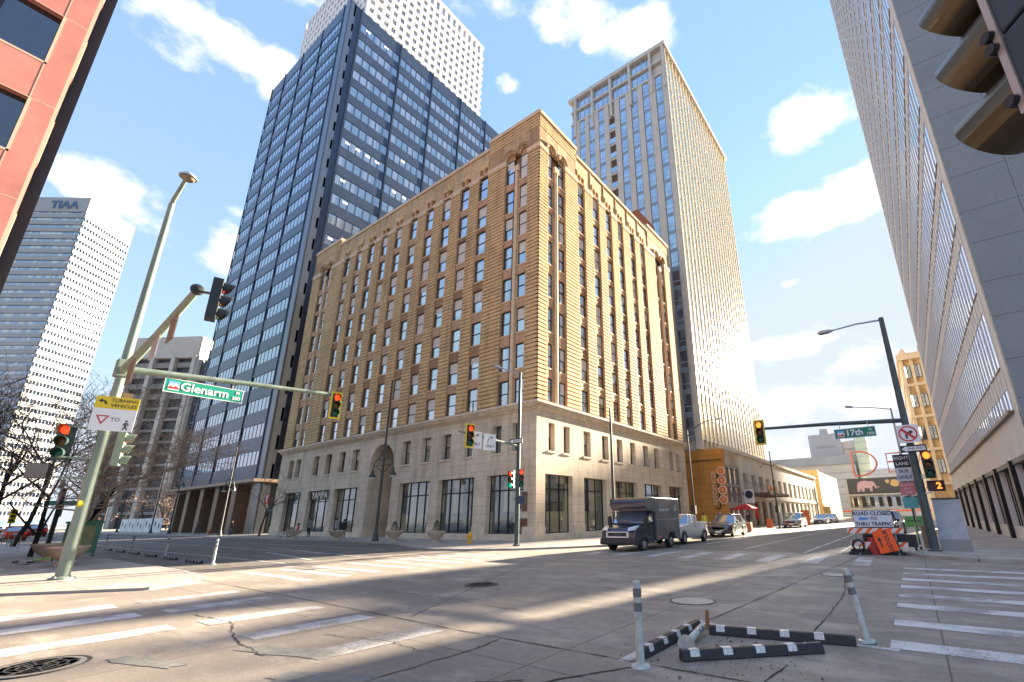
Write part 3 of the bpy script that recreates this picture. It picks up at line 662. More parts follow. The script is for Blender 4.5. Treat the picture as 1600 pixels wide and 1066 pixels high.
sp.box(Rd, .5, 2.17, -.48, -.003, 6.75, DH-.05); sp.box(Ld, -1.79, -1.0, -.48, -.003, 6.75, DH-.05); split('spandrel', sp, M_navy, dt, 60)
fn = MB(); lcol = [-1.9,-9.7,-17.5,-25.2,-31.4]; rcol = [2.3,10.6,18.2,25.9,33.4,39.9]
for u in lcol: fn.box(Ld, u-.12, u+.12, 0, .10, 6.7, DH+.3)
for u in rcol: fn.box(Rd, u-.14, u+.14, 0, .14, 6.7, DH+.3)
split('fin', fn, M_navydk, dt)
cc = MB(); cc.box(Ld, -1.2, 0, -1.2, .02, 0, DH+.3); cc.box(Ld, -.45, .06, -.05, .08, 0, DH+.3); cc.box(Rd, .2, .5, 0, .08, 0, DH+.3); part('corner_column', cc, M_alu, dt, world=True)
for lst, fr in ((lcol, Ld), (rcol, Rd)):
    for a, b_ in zip(lst, lst[1:]):
        a, b_ = min(a, b_)+.2, max(a, b_)-.2
        f, g = strip_window(b_-a, 1.88, 6)
        fill(dt, (f, M_navydk), [(fr, a, -.11, 6.8+3.72*k+1.84) for k in range(nfl)], cap=11, child=('pane', g, M_tglass))
lt = MB(); random.seed(11)
for (k, us) in ((21,(3.6,7.3)),(14,(3.2,5.0,6.8,8.6)),(12,(3.4,)),(11,(4.3,)),(9,(3.0,7.4)),(8,(3.4,12.2)),(13,(12.4,14.4)),(15,(13.4,)),(6,(4.4,6.2,8.5)),(7,(3.0,)),(10,(13,15,17))):
    for u in us: lt.box(Rd, u, u+.75, -.10, -.0505, 6.8+3.72*k+1.84+1.1, 6.8+3.72*k+1.84+1.42)
split('ceiling_light', lt, M_lamp, dt)
# street level arcade
ar = MB()
M_pil = mat('granite_pillar', (.22,.13,.08), .35, var=.2, vscale=4)
for u in (-31.5,-26.6,-20.6,-14.8,-8.6,-2.4): ar.box(Ld, u, u+1.5, -1.6, 0, 0, 6.7)
split('pillar', ar, M_pil, dt)
cn = MB(); cn.box(Ld, -33, .2, -4, .9, 6.35, 6.72); part('canopy', cn, mat('canopy_bronze', (.42,.3,.22), .5, metal=.3), dt, world=True)
gw = MB(); gw.bx(DX-31.5, DX-1, DY+3.6, DY+4, 0, 6.4); gw.bx(DX-1.4, DX-1, DY+4, DY+39.5, 0, 6.9, 1); o = part('lobby_glass', gw, [M_shop, mat('side_wall_grey',(.33,.27,.23),.7,var=.15)], dt, world=True)
mm = MB()
for k in range(22): mm.box(Ld, -31.2+k*1.4, -31.1+k*1.4, -3.58, -3.4, 0, 6.4)
mm.box(Ld, -31.4, -1, -3.58, -3.42, 2.9, 3.6); part('mullions', mm, mat('lobby_mullion',(.25,.3,.3),.5), dt, world=True)
# white grid tower
WX, WY, WH = -90.0, 38.0, 154.5
wt = thing('white_tower', 'white gridded high rise rising behind the dark navy tower', 'skyscraper', (WX, WY, 0))
Lw, Rw = Fr(WX, WY, 0), Fr(WX, WY, 90)
M_wht = mat('white_precast', (.78,.76,.74), .6, var=.06, vscale=.4); M_wgl = glassmat('grid_glass', (.06,.07,.08), .6, cells=(2.1,2.1,2.95), cellcol=(.2,.2,.2), thr=.6)
b = MB(); b.bx(WX-38.6, WX-.5, WY+.5, WY+38.7, 0, WH-.3); part('core', b, M_wgl, wt, world=True)
for fr, n, s in ((Lw, 19, -1), (Rw, 18, 1)):
    g = MB(); P = 2.1; U = (-39.1, 0) if s < 0 else (0, 39.2)
    zt = WH-1.2
    for i in range(n+1): u = (U[0]+.35+i*P) if s > 0 else (U[1]-.35-i*P); g.box(fr, u-.42, u+.42, -.5, 0, 0, WH)
    g.box(fr, U[0], U[1], -.5, -.004, WH-1.3, WH)
    for k in range(51):
        z = WH-6.0-k*2.95
        if z > 1: g.box(fr, U[0], U[1], -.5, -.004, z, z+1.15)
    part('wall_grid', g, M_wht, wt, world=True)
f, g = strip_window(1.26, 1.8, 1, .05)
fill(wt, (f, M_sash), [(Rw, .35+.42+i*2.1, -.42, WH-6.0-k*2.95+1.15) for i in range(3,18) for k in range(1,13)], cap=100, child=('pane', g, M_wgl))
# beige residential tower
TX, TY, TH = -20.1, 56.0, 78.4
bt = thing('apartment_tower', 'beige apartment tower with blue window strips and a sunlit ribbed side', 'skyscraper', (TX, TY, 0))
Lb, Rb = Fr(TX, TY, 0), Fr(TX, TY, 90)
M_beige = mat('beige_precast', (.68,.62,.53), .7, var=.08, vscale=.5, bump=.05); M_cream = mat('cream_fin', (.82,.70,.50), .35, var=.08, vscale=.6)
M_bgl = glassmat('blue_glass', (.07,.13,.20), .75, cells=(1.2,1.2,1.55), cellcol=(.25,.36,.45), thr=.5, wob=.15)
b = MB(); b.bx(TX-19.3, TX-.5, TY+.5, TY+32.2, 0, TH-.8); part('body', b, M_beige, bt, world=True)
pr_ = MB(); tb = MB(); cols = []
ed = [0.0, -1.55,-2.55, -4.0,-5.05, -6.15,-7.2, -8.3,-9.35, -10.45,-11.4, -12.5,-13.55, -14.5,-15.5, -16.55,-17.6, -18.5, -19.3]
ed = sorted(ed)
pz = [(-.75,0),(-3.15,-2.05),(-5.4,-4.45),(-7.65,-6.7),(-9.95,-8.95),(-12.1,-11.15),(-14.15,-13.3),(-16.2,-15.35),(-18.2,-17.4)]
for i, (a, b_) in enumerate(pz): pr_.box(Lb, a, b_, -.5, 0, 9.5, TH-6.2)
wz = [(pz[i+1][1], pz[i][0]) for i in range(8)] + [(-19.3, -18.2)]
fl = 3.06; NF = 21
for i, (a, b_) in enumerate(wz):
    for k in range(NF):
        z = 11.2+k*fl
        if z > TH-8: continue
        pr_.box(Lb, a, b_, -.5, -.13, z-.42, z+.02, 1 if i != 4 else 0)
part('piers', pr_, [M_beige, mat('steel_blue_panel', (.28,.36,.42), .5)], bt, world=True)
f, g = strip_window(1.12, 2.58, 1, .05); M_ltf = mat('pale_frame', (.5,.56,.6), .5); fm = MB(); fm.panel(LOC_FR, (0,1.12), (0,2.58), [(.05,1.07,.07,.8),(.05,1.07,.9,2.5)], 0, .06)
fill(bt, (fm, M_ltf), [(Lb, a+(b_-a-1.12)/2, -.17, 11.22+k*fl) for i, (a, b_) in enumerate(wz) if i != 4 for k in range(NF-1) if 11.2+k*fl < TH-8], cap=60, child=('pane', g, M_bgl))
bal = MB(); bgl = MB()
a, b_ = wz[4]
for k in range(NF-2):
    z = 11.22+k*fl; bal.box(Lb, a, b_, -.48, -.44, z, z+2.6); bgl.box(Lb, a, b_, -.1, -.06, z, z+1.0)
part('loggias', bal, mat('loggia_dark', (.16,.10,.07), .8), bt, world=True); split('balcony_glass', bgl, M_bgl, bt)
# crown
cr = MB(); cr.box(Lb, -19.7, .35, -1, .35, TH-.75, TH); cr.box(Rb, -.33, 32.7, -1, .347, TH-.753, TH-.003); cr.box(Lb, -19.3, 0, -.3, .1, TH-3.6, TH-3.2)
for u in (-.2,-2.6,-6.6,-10.5,-14.4,-18.2): cr.box(Lb, u-.22, u+.22, -.3, .3, TH-9.5, TH-.7)
cr.box(Lb, -19.3, 0, -.3, .06, TH-6.4, TH-6.0); part('crown', cr, M_beige, bt, world=True)
cg = MB(); cg.box(Lb, -18.4, -2.8, -.35, -.25, TH-6, TH-.8); o = part('penthouse_glass', cg, M_bgl, bt, world=True)
cm = MB()
for k in range(16): cm.box(Lb, -18.4+k, -18.33+k, -.25, -.15, TH-6, TH-.8)
part('mullions', cm, M_ltf, o, world=True)
# ribbed side: fins, window strips
fi = MB(); sw = []
for k in range(21):
    y = .2+k*1.56; fi.box(Rb, y, y+.22, -.5, .10, 8, TH-.75)
split('side_fin', fi, M_cream, bt)
fi = MB()
for k in range(20):
    y = .42+k*1.56; fi.box(Rb, y, y+.24, -.5, .03, 8, TH-.75)
    for q in range(NF): z = 11.2+q*fl; fi.box(Rb, y+.24, y+1.34, -.5, .01, z-.45, z+.0); sw.append((Rb, y+.26, -.03, z))
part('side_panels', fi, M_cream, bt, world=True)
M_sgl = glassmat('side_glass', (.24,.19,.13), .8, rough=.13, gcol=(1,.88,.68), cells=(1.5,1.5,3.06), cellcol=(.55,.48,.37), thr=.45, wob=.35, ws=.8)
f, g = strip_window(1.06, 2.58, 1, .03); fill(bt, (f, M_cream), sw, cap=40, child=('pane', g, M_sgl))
# hotel podium and its orange wall
pod = thing('podium_building', 'long cream low podium with an orange end wall below the apartment tower', 'building', (-17.9, 56, 0))
M_orange = blockmat('orange_panels', (.60,.27,.055), (.66,.31,.07), (.38,.16,.03), 1.35, .86, .02, bump=.2, stain=.1)
Lp, Rp = Fr(-17.9, 56, 0), Fr(-17.9, 56, 90)
b = MB(); b.bx(-42,-17.9,56,57.2,0,9.1); b.bx(-42,-17.86,55.94,57.2,8.05,9.35); part('orange_wall', b, M_orange, pod, world=True)
b = MB(); b.box(Lp, -24, .06, .0, .09, 7.95, 8.05); part('dark_strip', b, M_sash, pod, world=True)  # solid dark strip along the foot of the upper orange band
b = MB(); b.bx(-42,-20.2,58,62,9.3,11.6); b.bx(-42,-21,56.5,58,11.55,12.0); part('upper_block', b, mat('ochre_stucco', (.55,.38,.17), .8, var=.08), pod, world=True)
M_crm = mat('cream_stone', (.68,.60,.48), .75, var=.1, vscale=.8, bump=.1)
holes = []; wpl = []
for k in range(14):
    y = 8.3+k*4.1; holes.append((y, y+2.3, 4.3, 6.9)); wpl.append((Rp, y, -.35, 4.3))
gh = [(8.3+k*4.1, 10.9+k*4.1, .1, 3.3) for k in range(14)]
b = MB(); b.panel(Rp, (7, 68), (0, 9.6), holes+gh, -.6, 0); b.bx(-42, -18.5, 57.2, 124, 0, 9.3); part('cream_front', b, M_crm, pod, world=True)
co = MB(); co.box(Rp, 0, 68.2, -.3, .3, 9.3, 9.75); co.box(Rp, 7, 68, 0, .14, 3.6, 3.95); part('cornice', co, M_crm, pod, world=True)
f, g = strip_window(2.3, 2.6, 2); fill(pod, (f, M_ltf), wpl, child=('pane', g, M_sgl))
f, g = strip_window(2.6, 3.2, 2); fill(pod, (f, M_sash), [(Rp, u[0], -.4, .1) for u in gh], name='shopfront', child=('pane', g, M_shop))
b = MB(); b.panel(Rp, (.3,7), (0,7.6), [(.8+i*2.0, 2.6+i*2.0, z, z+1.9) for i in range(3) for z in (.4,3.0,5.3)], -.4, -.1); part('glazed_bay', b, mat('bay_grey', (.22,.2,.2), .5), pod, world=True)
b = MB(); b.bx(-18.4,-18.2,56.4,63,.2,7.5); part('bay_glass', b, M_sgl, pod, world=True)
# vertical number sign and letters on the orange wall
M_sgno = mat('sign_orange', (.75,.20,.03), .5); M_ringw = mat('sign_ring', (.85,.8,.7), .4)
ns = thing('number_sign', 'four orange round discs spelling 1000 down the corner of the orange wall', 'sign', (-18.05, 55.9, 5))
for i, (ch, z) in enumerate(zip('1000', (1.62,.5,-.62,-1.74))):
    b = MB(); b.lathe((0,-.1,z), [(0.001,-.05),(.44,-.05),(.44,.06)], 28, axis='y'); d_ = part('disc', b, M_sgno, ns)
    b = MB(); b.lathe((0,-.1,z), [(.5,-.09),(.5,.02),(.41,.02),(.41,-.09),(.5,-.09)], 28, axis='y'); part('rim', b, M_ringw, d_)
    text(ch, .5, M_ringw, d_, (0,-.2,z), ext=.01, name='numeral')
b = MB(); b.bx(-.52,-.4,-.12,.0,-2.6,2.0); b.bx(-1.1,-.4,-.12,0,-2.75,-2.65); part('bracket', b, M_black, ns)
rs = thing('letter_sign', 'pale RESIDENCES lettering running up the orange wall', 'sign', (-19.05, 55.92, 2.6))
text('RESIDENCES', .72, mat('pale_letters', (.75,.55,.38), .6), rs, (0,-.02,2.0), rot=(R_(90), R_(-90), 0), ext=.03, bold=.01)
# entrance canopy, round blade sign
cp = thing('entrance_canopy', 'dark flat canopy with four round orange badges over the hotel door', 'canopy', (-17.9, 60, 3.8))
b = MB(); b.bx(0,3.4,3.5,15,.1,.45); part('slab', b, mat('canopy_brown', (.12,.07,.05), .6), cp)
b = MB(); [b.tube([(3.2,y,.4),(0,y,2.2)], .03, 6) for y in (5,9,13)]; part('tie_rods', b, M_black, cp)
for i in range(4):
    b = MB(); b.lathe((3.0,4.6+i*1.5,1.0), [(.36,-.05),(.36,.05),(.0,.05)], 18, axis='x'); part('badge', b, M_sgno, cp)
text('1000 HOTEL', .3, M_warmlet, cp, (3.41,9,.27), rot=(R_(90),0,R_(90)))if False else None
bs = thing('round_sign', 'round navy and white blade sign hanging off the cream podium', 'sign', (-16.9, 62.6, 3.9))
b = MB(); b.bx(-.62,.62,-.06,.06,-.95,.75); part('panel', b, M_white, bs); b = MB(); b.lathe((0,-.07,.1), [(0.001,-.02),(.5,-.02),(.5,.02)], 24, axis='y'); part('disc', b, mat('sign_navy', (.02,.03,.06), .5), bs)
b = MB(); b.bx(-1.0,-.6,-.03,.03,.3,.4); part('arm', b, M_black, bs)
text('AVO', .34, M_white, bs, (0,-.12,.1))if False else None
# orange framed block further up the street
ob = thing('framed_block', 'yellow brick block in an orange frame at the far end of the left side', 'building', (-27, 135, 0))
Lo = Fr(-27, 135, 0); M_yb = mat('yellow_brick', (.62,.42,.16), .8, var=.12, vscale=1); M_gl2 = glassmat('grey_glass', (.2,.22,.2), .5, cells=(1.1,1.1,1.4), cellcol=(.5,.5,.44), thr=.5)
b = MB(); b.panel(Lo, (-14, 8.5), (0, 12.4), [(.9,5.6,3.0,5.4),(.9,5.6,6.4,10.6),(.9,5.6,.3,2.4)], -1, 0); b.bx(-41,-18.8,136,175,0,12.2); part('wall', b, M_yb, ob, world=True)
f = MB(); f.panel(LOC_FR, (0,4.7), (0,4.2), [(.05+i*.93,.9+i*.93,.1+j*.85,.85+j*.85) for i in range(5) for j in range(5) if j < 4 or True][:0]+[(.06+i*.92,.86+i*.92,.08+j*1.03,1.0+j*1.03) for i in range(5) for j in range(4)], 0, .08)
g = MB(); g.box(LOC_FR, .03, 4.67, .02, .04, .03, 4.17); fill(ob, (f, M_ltf), [(Lo, .9, -.6, 6.4)], child=('pane', g, M_gl2))
f, g = strip_window(4.7, 2.4, 4); fill(ob, (f, M_sash), [(Lo, .9, -.6, 3.0)], child=('pane', g, M_gl2))
b = MB(); b.box(Lo, .7, 5.8, 0, .1, 10.7, 11.4); part('green_fascia', b, mat('green_paint', (.35,.5,.16), .6), ob, world=True)
# shopping bridge across the end of the street
pv_ = thing('mall_bridge', 'dark banner covered shopping bridge crossing the far end of the street', 'building', (-15, 160, 0))
M_dkg = mat('charcoal_panel', (.07,.08,.09), .6, var=.1); M_lg = mat('light_grey_steel', (.5,.5,.48), .6)
b = MB(); b.bx(-15,26,160,175,6.9,11.1); part('banner_band', b, M_dkg, pv_, world=True)
b = MB(); b.bx(-15.3,26,159.6,175,6.2,6.7); b.bx(-15.3,26,159.8,175,2.3,2.8); b.bx(-15.2,-14.6,159.9,160.5,0,11); [b.bx(x,x+.5,159.9,160.4,0,6.5) for x in (-6,3,12)]; part('decks', b, M_lg, pv_, world=True)
b = MB(); b.bx(-15,26,163,163.3,2.8,6.3); part('deck_glass', b, M_gl2, pv_, world=True)
b = MB(); [b.bx(-14+i*2.1,-13+i*2.1,162.6,162.9,3.2,5.8) for i in range(18)]; part('mullions', b, M_sash, pv_, world=True)
M_rose = mat('letter_copper', (.55,.16,.08), .5); 
def ring_letter(kind, label, x, z, w, h):
    t = thing('roof_letter', label, 'sign letter', (x, 159.4, z)); m = MB()
    if kind == 'D':
        pts = [(0,0,0),(0,0,h)]+[(w*.25+(w*.75)*math.sin(a), 0, h/2+h/2*math.cos(a)) for a in [math.pi*k/14 for k in range(15)]]+[(0,0,0)]; m.tube(pts, .26, 6)
    elif kind == 'E':
        m.tube([(w,0,h),(0,0,h),(0,0,0),(w,0,0)], .24, 6); m.tube([(0,0,h*.55),(w*.8,0,h*.55)], .24, 6)
    else: m.tube([(0,0,0),(0,0,h),(w,0,0),(w,0,h)], .24, 6)
    part('tube', m, M_rose, t); return t
ring_letter('D', 'large open copper letter D on the roof of the shopping bridge', -12.2, 11.8, 6.0, 7.0)
ring_letter('E', 'open copper letter E beside the D on the bridge roof', -3.6, 12.4, 4.2, 5.2)
ring_letter('N', 'open copper letter N partly hidden by the signal pole on the bridge roof', 2.6, 12.4, 3.2, 5.2)
# pink elephant picture on the banner: a flat printed shape
el = MB(); pts = [(0,.0),(.15,1.2),(.5,2.0),(1.4,2.5),(2.8,2.55),(3.6,2.3),(4.3,2.4),(4.9,2.0),(5.1,1.3),(5.4,.6),(6.0,.35),(6.1,.55),(5.6,.75),(5.35,.1),(4.9,.35),(4.6,1.0),(4.2,.8),(4.1,-.7),(3.4,-.7),(3.4,.3),(2.0,.3),(1.9,-.7),(1.2,-.7),(1.1,.3),(.6,-.7),(.05,-.7)]
el.prism([(-12.3+x*.92, 159.95, 8.0+z*.92) for x, z in pts], (0,.04,0)); solo('banner_print', el, mat('print_pink', (.62,.42,.5), .7), 'pink elephant picture printed on the dark bridge banner', 'banner picture')
el = MB(); el.prism([(-4.6+.5*math.cos(a)*(1+.25*math.sin(3*a))+(2.6 if 0 else 0), 159.95, 9.9+.55*math.sin(a)) for a in [k*math.pi/9 for k in range(18)]], (0,.04,0)); el.prism([(-2.9+1.1*math.cos(a)*(1+.2*math.sin(4*a)), 159.95, 9.4+1.0*math.sin(a)) for a in [k*math.pi/9 for k in range(18)]], (0,.04,0))
solo('banner_print', el, mat('print_gold', (.7,.5,.22), .7), 'small golden picture to the right of the pink elephant on the banner', 'banner picture')
# distant blocks over the street end
def far_block(name, label, x0, x1, y0, z1, m, dep=30, z0=0, bands=None, bm=None, group=None):
    t = thing(name, label, 'building', (x0, y0, 0)); a = MB(); a.bx(x0, x1, y0, y0+dep, z0, z1); part('wall', a, m, t, world=True)
    if bands:
        a = MB()
        for k in range(bands[0]): z = bands[1]+k*bands[2]; a.bx(x0-.1, x1+.1, y0-.15, y0+dep, z, z+bands[3])
        part('window_bands', a, bm, t, world=True)
    return t
far_block('slab_building', 'pale grey distant slab with faint lettering near its top', -37.3, -22.9, 260, 39.6, mat('far_grey', (.38,.38,.40), .8, var=.05), 20)
b = MB(); b.bx(-32,-28,262,270,39.6,42.5); tt = bpy.data.objects['slab_building']; part('plant_room', b, _mats['far_grey'], tt, world=True)
text('SHERATON', 1.7, mat('far_letter', (.26,.26,.28), .7), tt, (7.2,-.1,33), ext=.02)
far_block('roofed_hall', 'wide dark grey roofed hall with a ribbed pale front above the street end', -66, -19, 245, 27, mat('far_roof', (.34,.34,.34), .7, var=.25, vscale=.08), 12, 23.0)
far_block('ribbed_hall', 'pale ribbed hall front under the wide dark roof', -66, -18.5, 246, 23, mat('far_cream', (.6,.55,.48), .8, var=.1, vscale=.2), 10, 0, (6,3,3.2,.5), mat('far_cream2',(.45,.42,.37),.8))
far_block('distant_tower', 'beige distant tower left of the green glass tower', -23, -17.6, 262, 35.5, mat('far_beige', (.62,.56,.5), .8, var=.08), 14, 0, (9,4,3.4,.6), mat('far_beige2',(.42,.37,.36),.8))
far_block('distant_tower', 'pale green glass distant tower behind the letter D', -17.4, -12.4, 258, 37.0, mat('far_green', (.50,.56,.42), .4, var=.1), 14, 0, (10,3,3.4,.35), mat('far_green2',(.34,.42,.40),.4))
far_block('white_hall', 'white low distant hall behind the letter E', -14, 10, 240, 19.5, mat('far_white', (.62,.6,.57), .8, var=.05), 12, 0, (12,2,1.5,.2), mat('far_white2',(.48,.46,.44),.8))
# ornate golden block beyond the right tower
gb = thing('golden_block', 'ornate golden stone block at the right of the street beyond the glass tower', 'building', (3.1, 104, 0))
M_gold = mat('golden_stone', (.66,.46,.24), .8, var=.3, vscale=.9, bump=.5, bscale=2.5, col2=(.35,.2,.09)); M_goldp = mat('golden_trim', (.74,.6,.42), .8, var=.1)
b = MB(); b.bx(3.1,6.5,104,128,0,29.6); part('wall', b, M_gold, gb, world=True)
b = MB(); b.bx(2.95,3.5,103.85,128,0,29.6); b.bx(2.6,6.9,103.4,128.3,29.2,30.4); [b.bx(2.8,6.7,103.7,128.2,z,z+.5) for z in (6,12,18,24)]
for x in (4.5,6.05): b.bx(x,x+.5,103.8,104.2,6,29.4)
b.prism([(3.0,103.6,30.4),(4.4,103.6,30.4),(3.7,103.6,31.6)], (0,.5,0)); part('pilasters', b, M_goldp, gb, world=True)
f, g = strip_window(1.0, 2.4, 2); fill(gb, (f, M_sash), [(ID, x, -103.85, z) for x in (3.38,4.98) for z in (8,14,20,25.6)], child=('pane', g, M_gl))
# tall glass and granite tower on the right
RX, RYY = 4.35, 25.7
rt = thing('office_tower', 'huge pale office tower with grey granite end wall at the right edge', 'skyscraper', (RX, RYY, 0))
Lr = Fr(RX, RYY, 0)                      # granite end wall, facing -y
# street face looks towards -x: frame at -90 degrees, u runs towards -y, so u = -(y-RYY)
Lf = Fr(RX, RYY, -90)
M_gran = bpy.data.materials.new('grey_granite'); _mats['grey_granite'] = M_gran
def granite(m):
    m.use_nodes = True; t = m.node_tree; p = t.nodes['Principled BSDF']; L = t.links; g = t.nodes.new('ShaderNodeNewGeometry')
    n = t.nodes.new('ShaderNodeTexNoise'); n.inputs['Scale'].default_value = 26; n.inputs['Detail'].default_value = 6; n.inputs['Roughness'].default_value = .9; L.new(g.outputs['Position'], n.inputs['Vector'])
    r = t.nodes.new('ShaderNodeMapRange'); r.inputs[1].default_value = .38; r.inputs[2].default_value = .62; L.new(n.outputs['Fac'], r.inputs[0])
    n2 = t.nodes.new('ShaderNodeTexNoise'); n2.inputs['Scale'].default_value = .5; n2.inputs['Detail'].default_value = 5; L.new(g.outputs['Position'], n2.inputs['Vector'])
    a = t.nodes.new('ShaderNodeMath'); a.operation = 'MULTIPLY_ADD'; L.new(n2.outputs['Fac'], a.inputs[0]); a.inputs[1].default_value = .6; L.new(r.outputs[0], a.inputs[2])
    x = t.nodes.new('ShaderNodeMix'); x.data_type = 'RGBA'; L.new(a.outputs[0], x.inputs[0]); x.inputs[6].default_value = (.10,.12,.13,1); x.inputs[7].default_value = (.27,.30,.31,1); L.new(x.outputs[2], p.inputs['Base Color']); p.inputs['Roughness'].default_value = .55
granite(M_gran)
b = MB(); z = .1; big = True
zs = [.1,2.3,4.0,6.05,7.75]
while zs[-1] < 96: zs += [zs[-1]+1.98, zs[-1]+1.98+1.68]
for k, (z0, z1) in enumerate(zip(zs, zs[1:])):
    off = 0
    for j in range(13):
        u0 = j*2.08; b.box(Lr, u0+.008, u0+2.072, -.25, 0, z0+.008, z1-.008)
part('granite_panels', b, M_gran, rt, world=True)
b = MB(); b.bx(RX+.45, 31.2, RYY+.2, 71.3, .1, 96); part('core', b, mat('joint_dark', (.07,.075,.08), .8), rt, world=True)
M_pale = mat('pale_precast', (.70,.70,.69), .6, var=.08, vscale=.6); M_bronz = mat('bronze_ledge', (.26,.17,.11), .5)
M_rgl = glassmat('right_glass', (.12,.17,.23), .8, cells=(1.75,1.75,3.76), cellcol=(.5,.5,.46), thr=.78, wob=.3, ws=.5)
b = MB(); YE = 71.5; b.bx(RX+.001, RX+.6, RYY+.27, RYY+1.2, 3.9, 96); b.bx(RX, RX+.6, YE-1.4, YE, 0, 96); b.bx(RX-.03, RX+.55, RYY+.27, YE, 3.92, 5.62); b.bx(RX+.1, RX+.55, RYY+1.2, YE-1.4, 92, 96)
part('pale_frame', b, M_pale, rt, world=True)
fl = MB(); le = MB(); spn = MB(); ledz = [5.62]+[7.66+3.77*k for k in range(0,23)]
for k, z in enumerate(ledz):
    y = RYY+1.2
    if k: 
        spn.bx(RX+.0, RX+.5, RYY+1.2, YE-1.4, z-.9, z-.01)
        while y < YE-2: le.bx(RX-.05, RX+.14, y+.12, y+1.5, z-.0, z+.05); y += 1.76
    else: le.bx(RX-.22, RX+.14, y, YE-1.6, z-.0, z+.13)
split('ledge', le, M_bronz, rt); part('spandrels', spn, M_pale, rt, world=True)
fi = MB(); n = int((YE-1.4-RYY-1.2)/1.76)
for k in range(n+1): y = RYY+1.2+k*1.76; fi.bx(RX-.03, RX+.3, y-.06, y+.06, 5.75, 92); fi.bx(RX-.028, RX+.3, y+.86, y+.91, 5.75, 92) 
part('mullion_fins', fi, mat('fin_grey', (.66,.68,.70), .4), rt, world=True)
f, g = strip_window(1.54, 2.76, 2, .03)
fill(rt, (f, mat('fin_grey')if False else _mats['fin_grey']), [(Lf, -(1.2+k*1.76)-.11-1.54, -.035, ledz[q]+.08) for k in range(n) for q in range(1, 23)], cap=100, child=('pane', g, M_rgl))
f, g = strip_window(1.54, 1.0, 2, .04)
fill(rt, (f, _mats['fin_grey']), [(Lf, -(1.2+k*1.76)-.11-1.54, -.035, 5.76) for k in range(n)], cap=0, child=('pane', g, M_rgl))
# street level shopfronts of the right tower
b = MB(); b.panel(Lf, (-45.8, 0), (.09, 3.9), [(-5.2-k*5.5, -.7-k*5.5, .75, 3.72) for k in range(8)], -.55, -.08); part('street_front', b, M_pale, rt, world=True)
b = MB(); [b.box(Lf, -5.75-k*5.5, -5.3-k*5.5, -.2, .12, .1, 3.92) for k in range(8)]; b.box(Lf, -45.8, 0, -.3, .02, 3.7, 3.92); split('dark_post', b, M_black, rt)
f, g = strip_window(4.5, 2.97, 6, .05); fill(rt, (f, M_black), [(Lf, -5.2-k*5.5, -.4, .75) for k in range(8)], name='shopfront', child=('pane', g, glassmat('warm_shop_glass', (.20,.15,.10), .55, cells=(.8,.8,1.5), cellcol=(.5,.36,.2), thr=.5, wob=.4)))
# pink building, near left
PX = -24.0; pk = thing('pink_building', 'salmon pink panelled office building leaning in at the top left', 'building', (PX, -.3, 0))
Rk = Fr(PX, -.3, 90); M_pink = mat('salmon_panel', (.50,.19,.15), .75, var=.22, vscale=.7, bump=.1); M_pnj = mat('cream_reveal', (.62,.44,.32), .6)
b = MB(); b.bx(PX-20, PX-.7, -45, -.5, 0, 46); part('core', b, M_sash, pk, world=True)
holes = []; wins = []; ins = MB()
for k in range(-1, 9):
    for j in range(6):
        z = 14.42+4.13*(k-0)-0; u1 = -.95-j*4.3+.3; 
        if z < 4: continue
        holes.append((u1-2.9, u1, z, z+2.38)); wins.append((Rk, u1-2.9, -.3, z))
holes = [h for h in holes if h[3] < 46]
b = MB(); b.panel(Rk, (-45, 0), (0, 46), holes, -.7, 0, 0); b.bx(PX-20, PX-.7, -.5, -.3, 0, 46); part('panels', b, M_pink, pk, world=True)
for h in holes:
    for (a, c, d_, e) in ((h[0]-.05,h[1]+.05,h[2]-.06,h[2]+.02),(h[1]-.02,h[1]+.05,h[2]-.06,h[3]),(h[0]-.05,h[0]+.02,h[2]-.06,h[3])): ins.box(Rk, a, c, -.25, .015, d_, e)
for h in holes[::6]:
    ins.box(Rk, -45, 0, -.05, .006, h[3]+.0, h[3]+.03)
for u in (-.65,-3.6,-4.95): ins.box(Rk, u-.012, u+.012, -.05, .007, 0, 46)
part('reveals', ins, M_pnj, pk, world=True)
f, g = strip_window(2.9, 2.38, 2, .05); fill(pk, (f, M_sash), [w for w in wins if w[3]+2.4 < 46], child=('pane', g, glassmat('dark_glass', (.02,.02,.02), .22, wob=.1)))
e_ = MB(); Nk = Fr(PX, -.3, 180)
for k in range(11): z = 2+k*4.13; e_.bx(PX-.5, PX-.02, -.302, -.18, z, z+1.9)
e_.bx(PX-.06, PX+.0, -.3, -.2, 0, 46); part('edge_trim', e_, M_pnj, pk, world=True)
e_ = MB(); [e_.bx(PX-12+i*2.4, PX-11.2+i*2.4, -.3, .15, 2, 46) for i in range(5)]; part('side_fins', e_, M_sash, pk, world=True)
# white banded tower with the lettering
QX, QY, QH = -309.5, 17.4, 159.0
qt = thing('banded_tower', 'white and blue banded tower with four blue capital letters at its top', 'skyscraper', (QX, QY, 0))
Lq, Rq = Fr(QX, QY, 38), Fr(QX, QY, 128)
M_bw = mat('white_band', (.31,.31,.32), .5, var=.05, vscale=.2); M_bb = glassmat('band_glass', (.06,.16,.32), .35, cells=(1.6,1.6,3.9), cellcol=(.35,.4,.42), thr=.6, wob=.3, ws=.3)
b = MB(); pts = [Lq(-55,-.6,0), Lq(-.6,-.6,0), Rq(25.2,-.6,0), Rq(25.2,-.6,0)+Vector((-.788*54,-.616*54,0))]; b.prism(pts, (0,0,QH-1)); part('glass_body', b, M_bb, qt, world=True)
s_ = MB()
for k in range(38):
    z = QH-9.5-k*4.0; s_.box(Lq, -56, 0, -.8, 0, z-4.0+1.9 if k else z-2.1+.0, z) if z > 3 else None
    if z > 3: s_.box(Rq, 0, 25.2, -.8, 0, z-2.15, z)
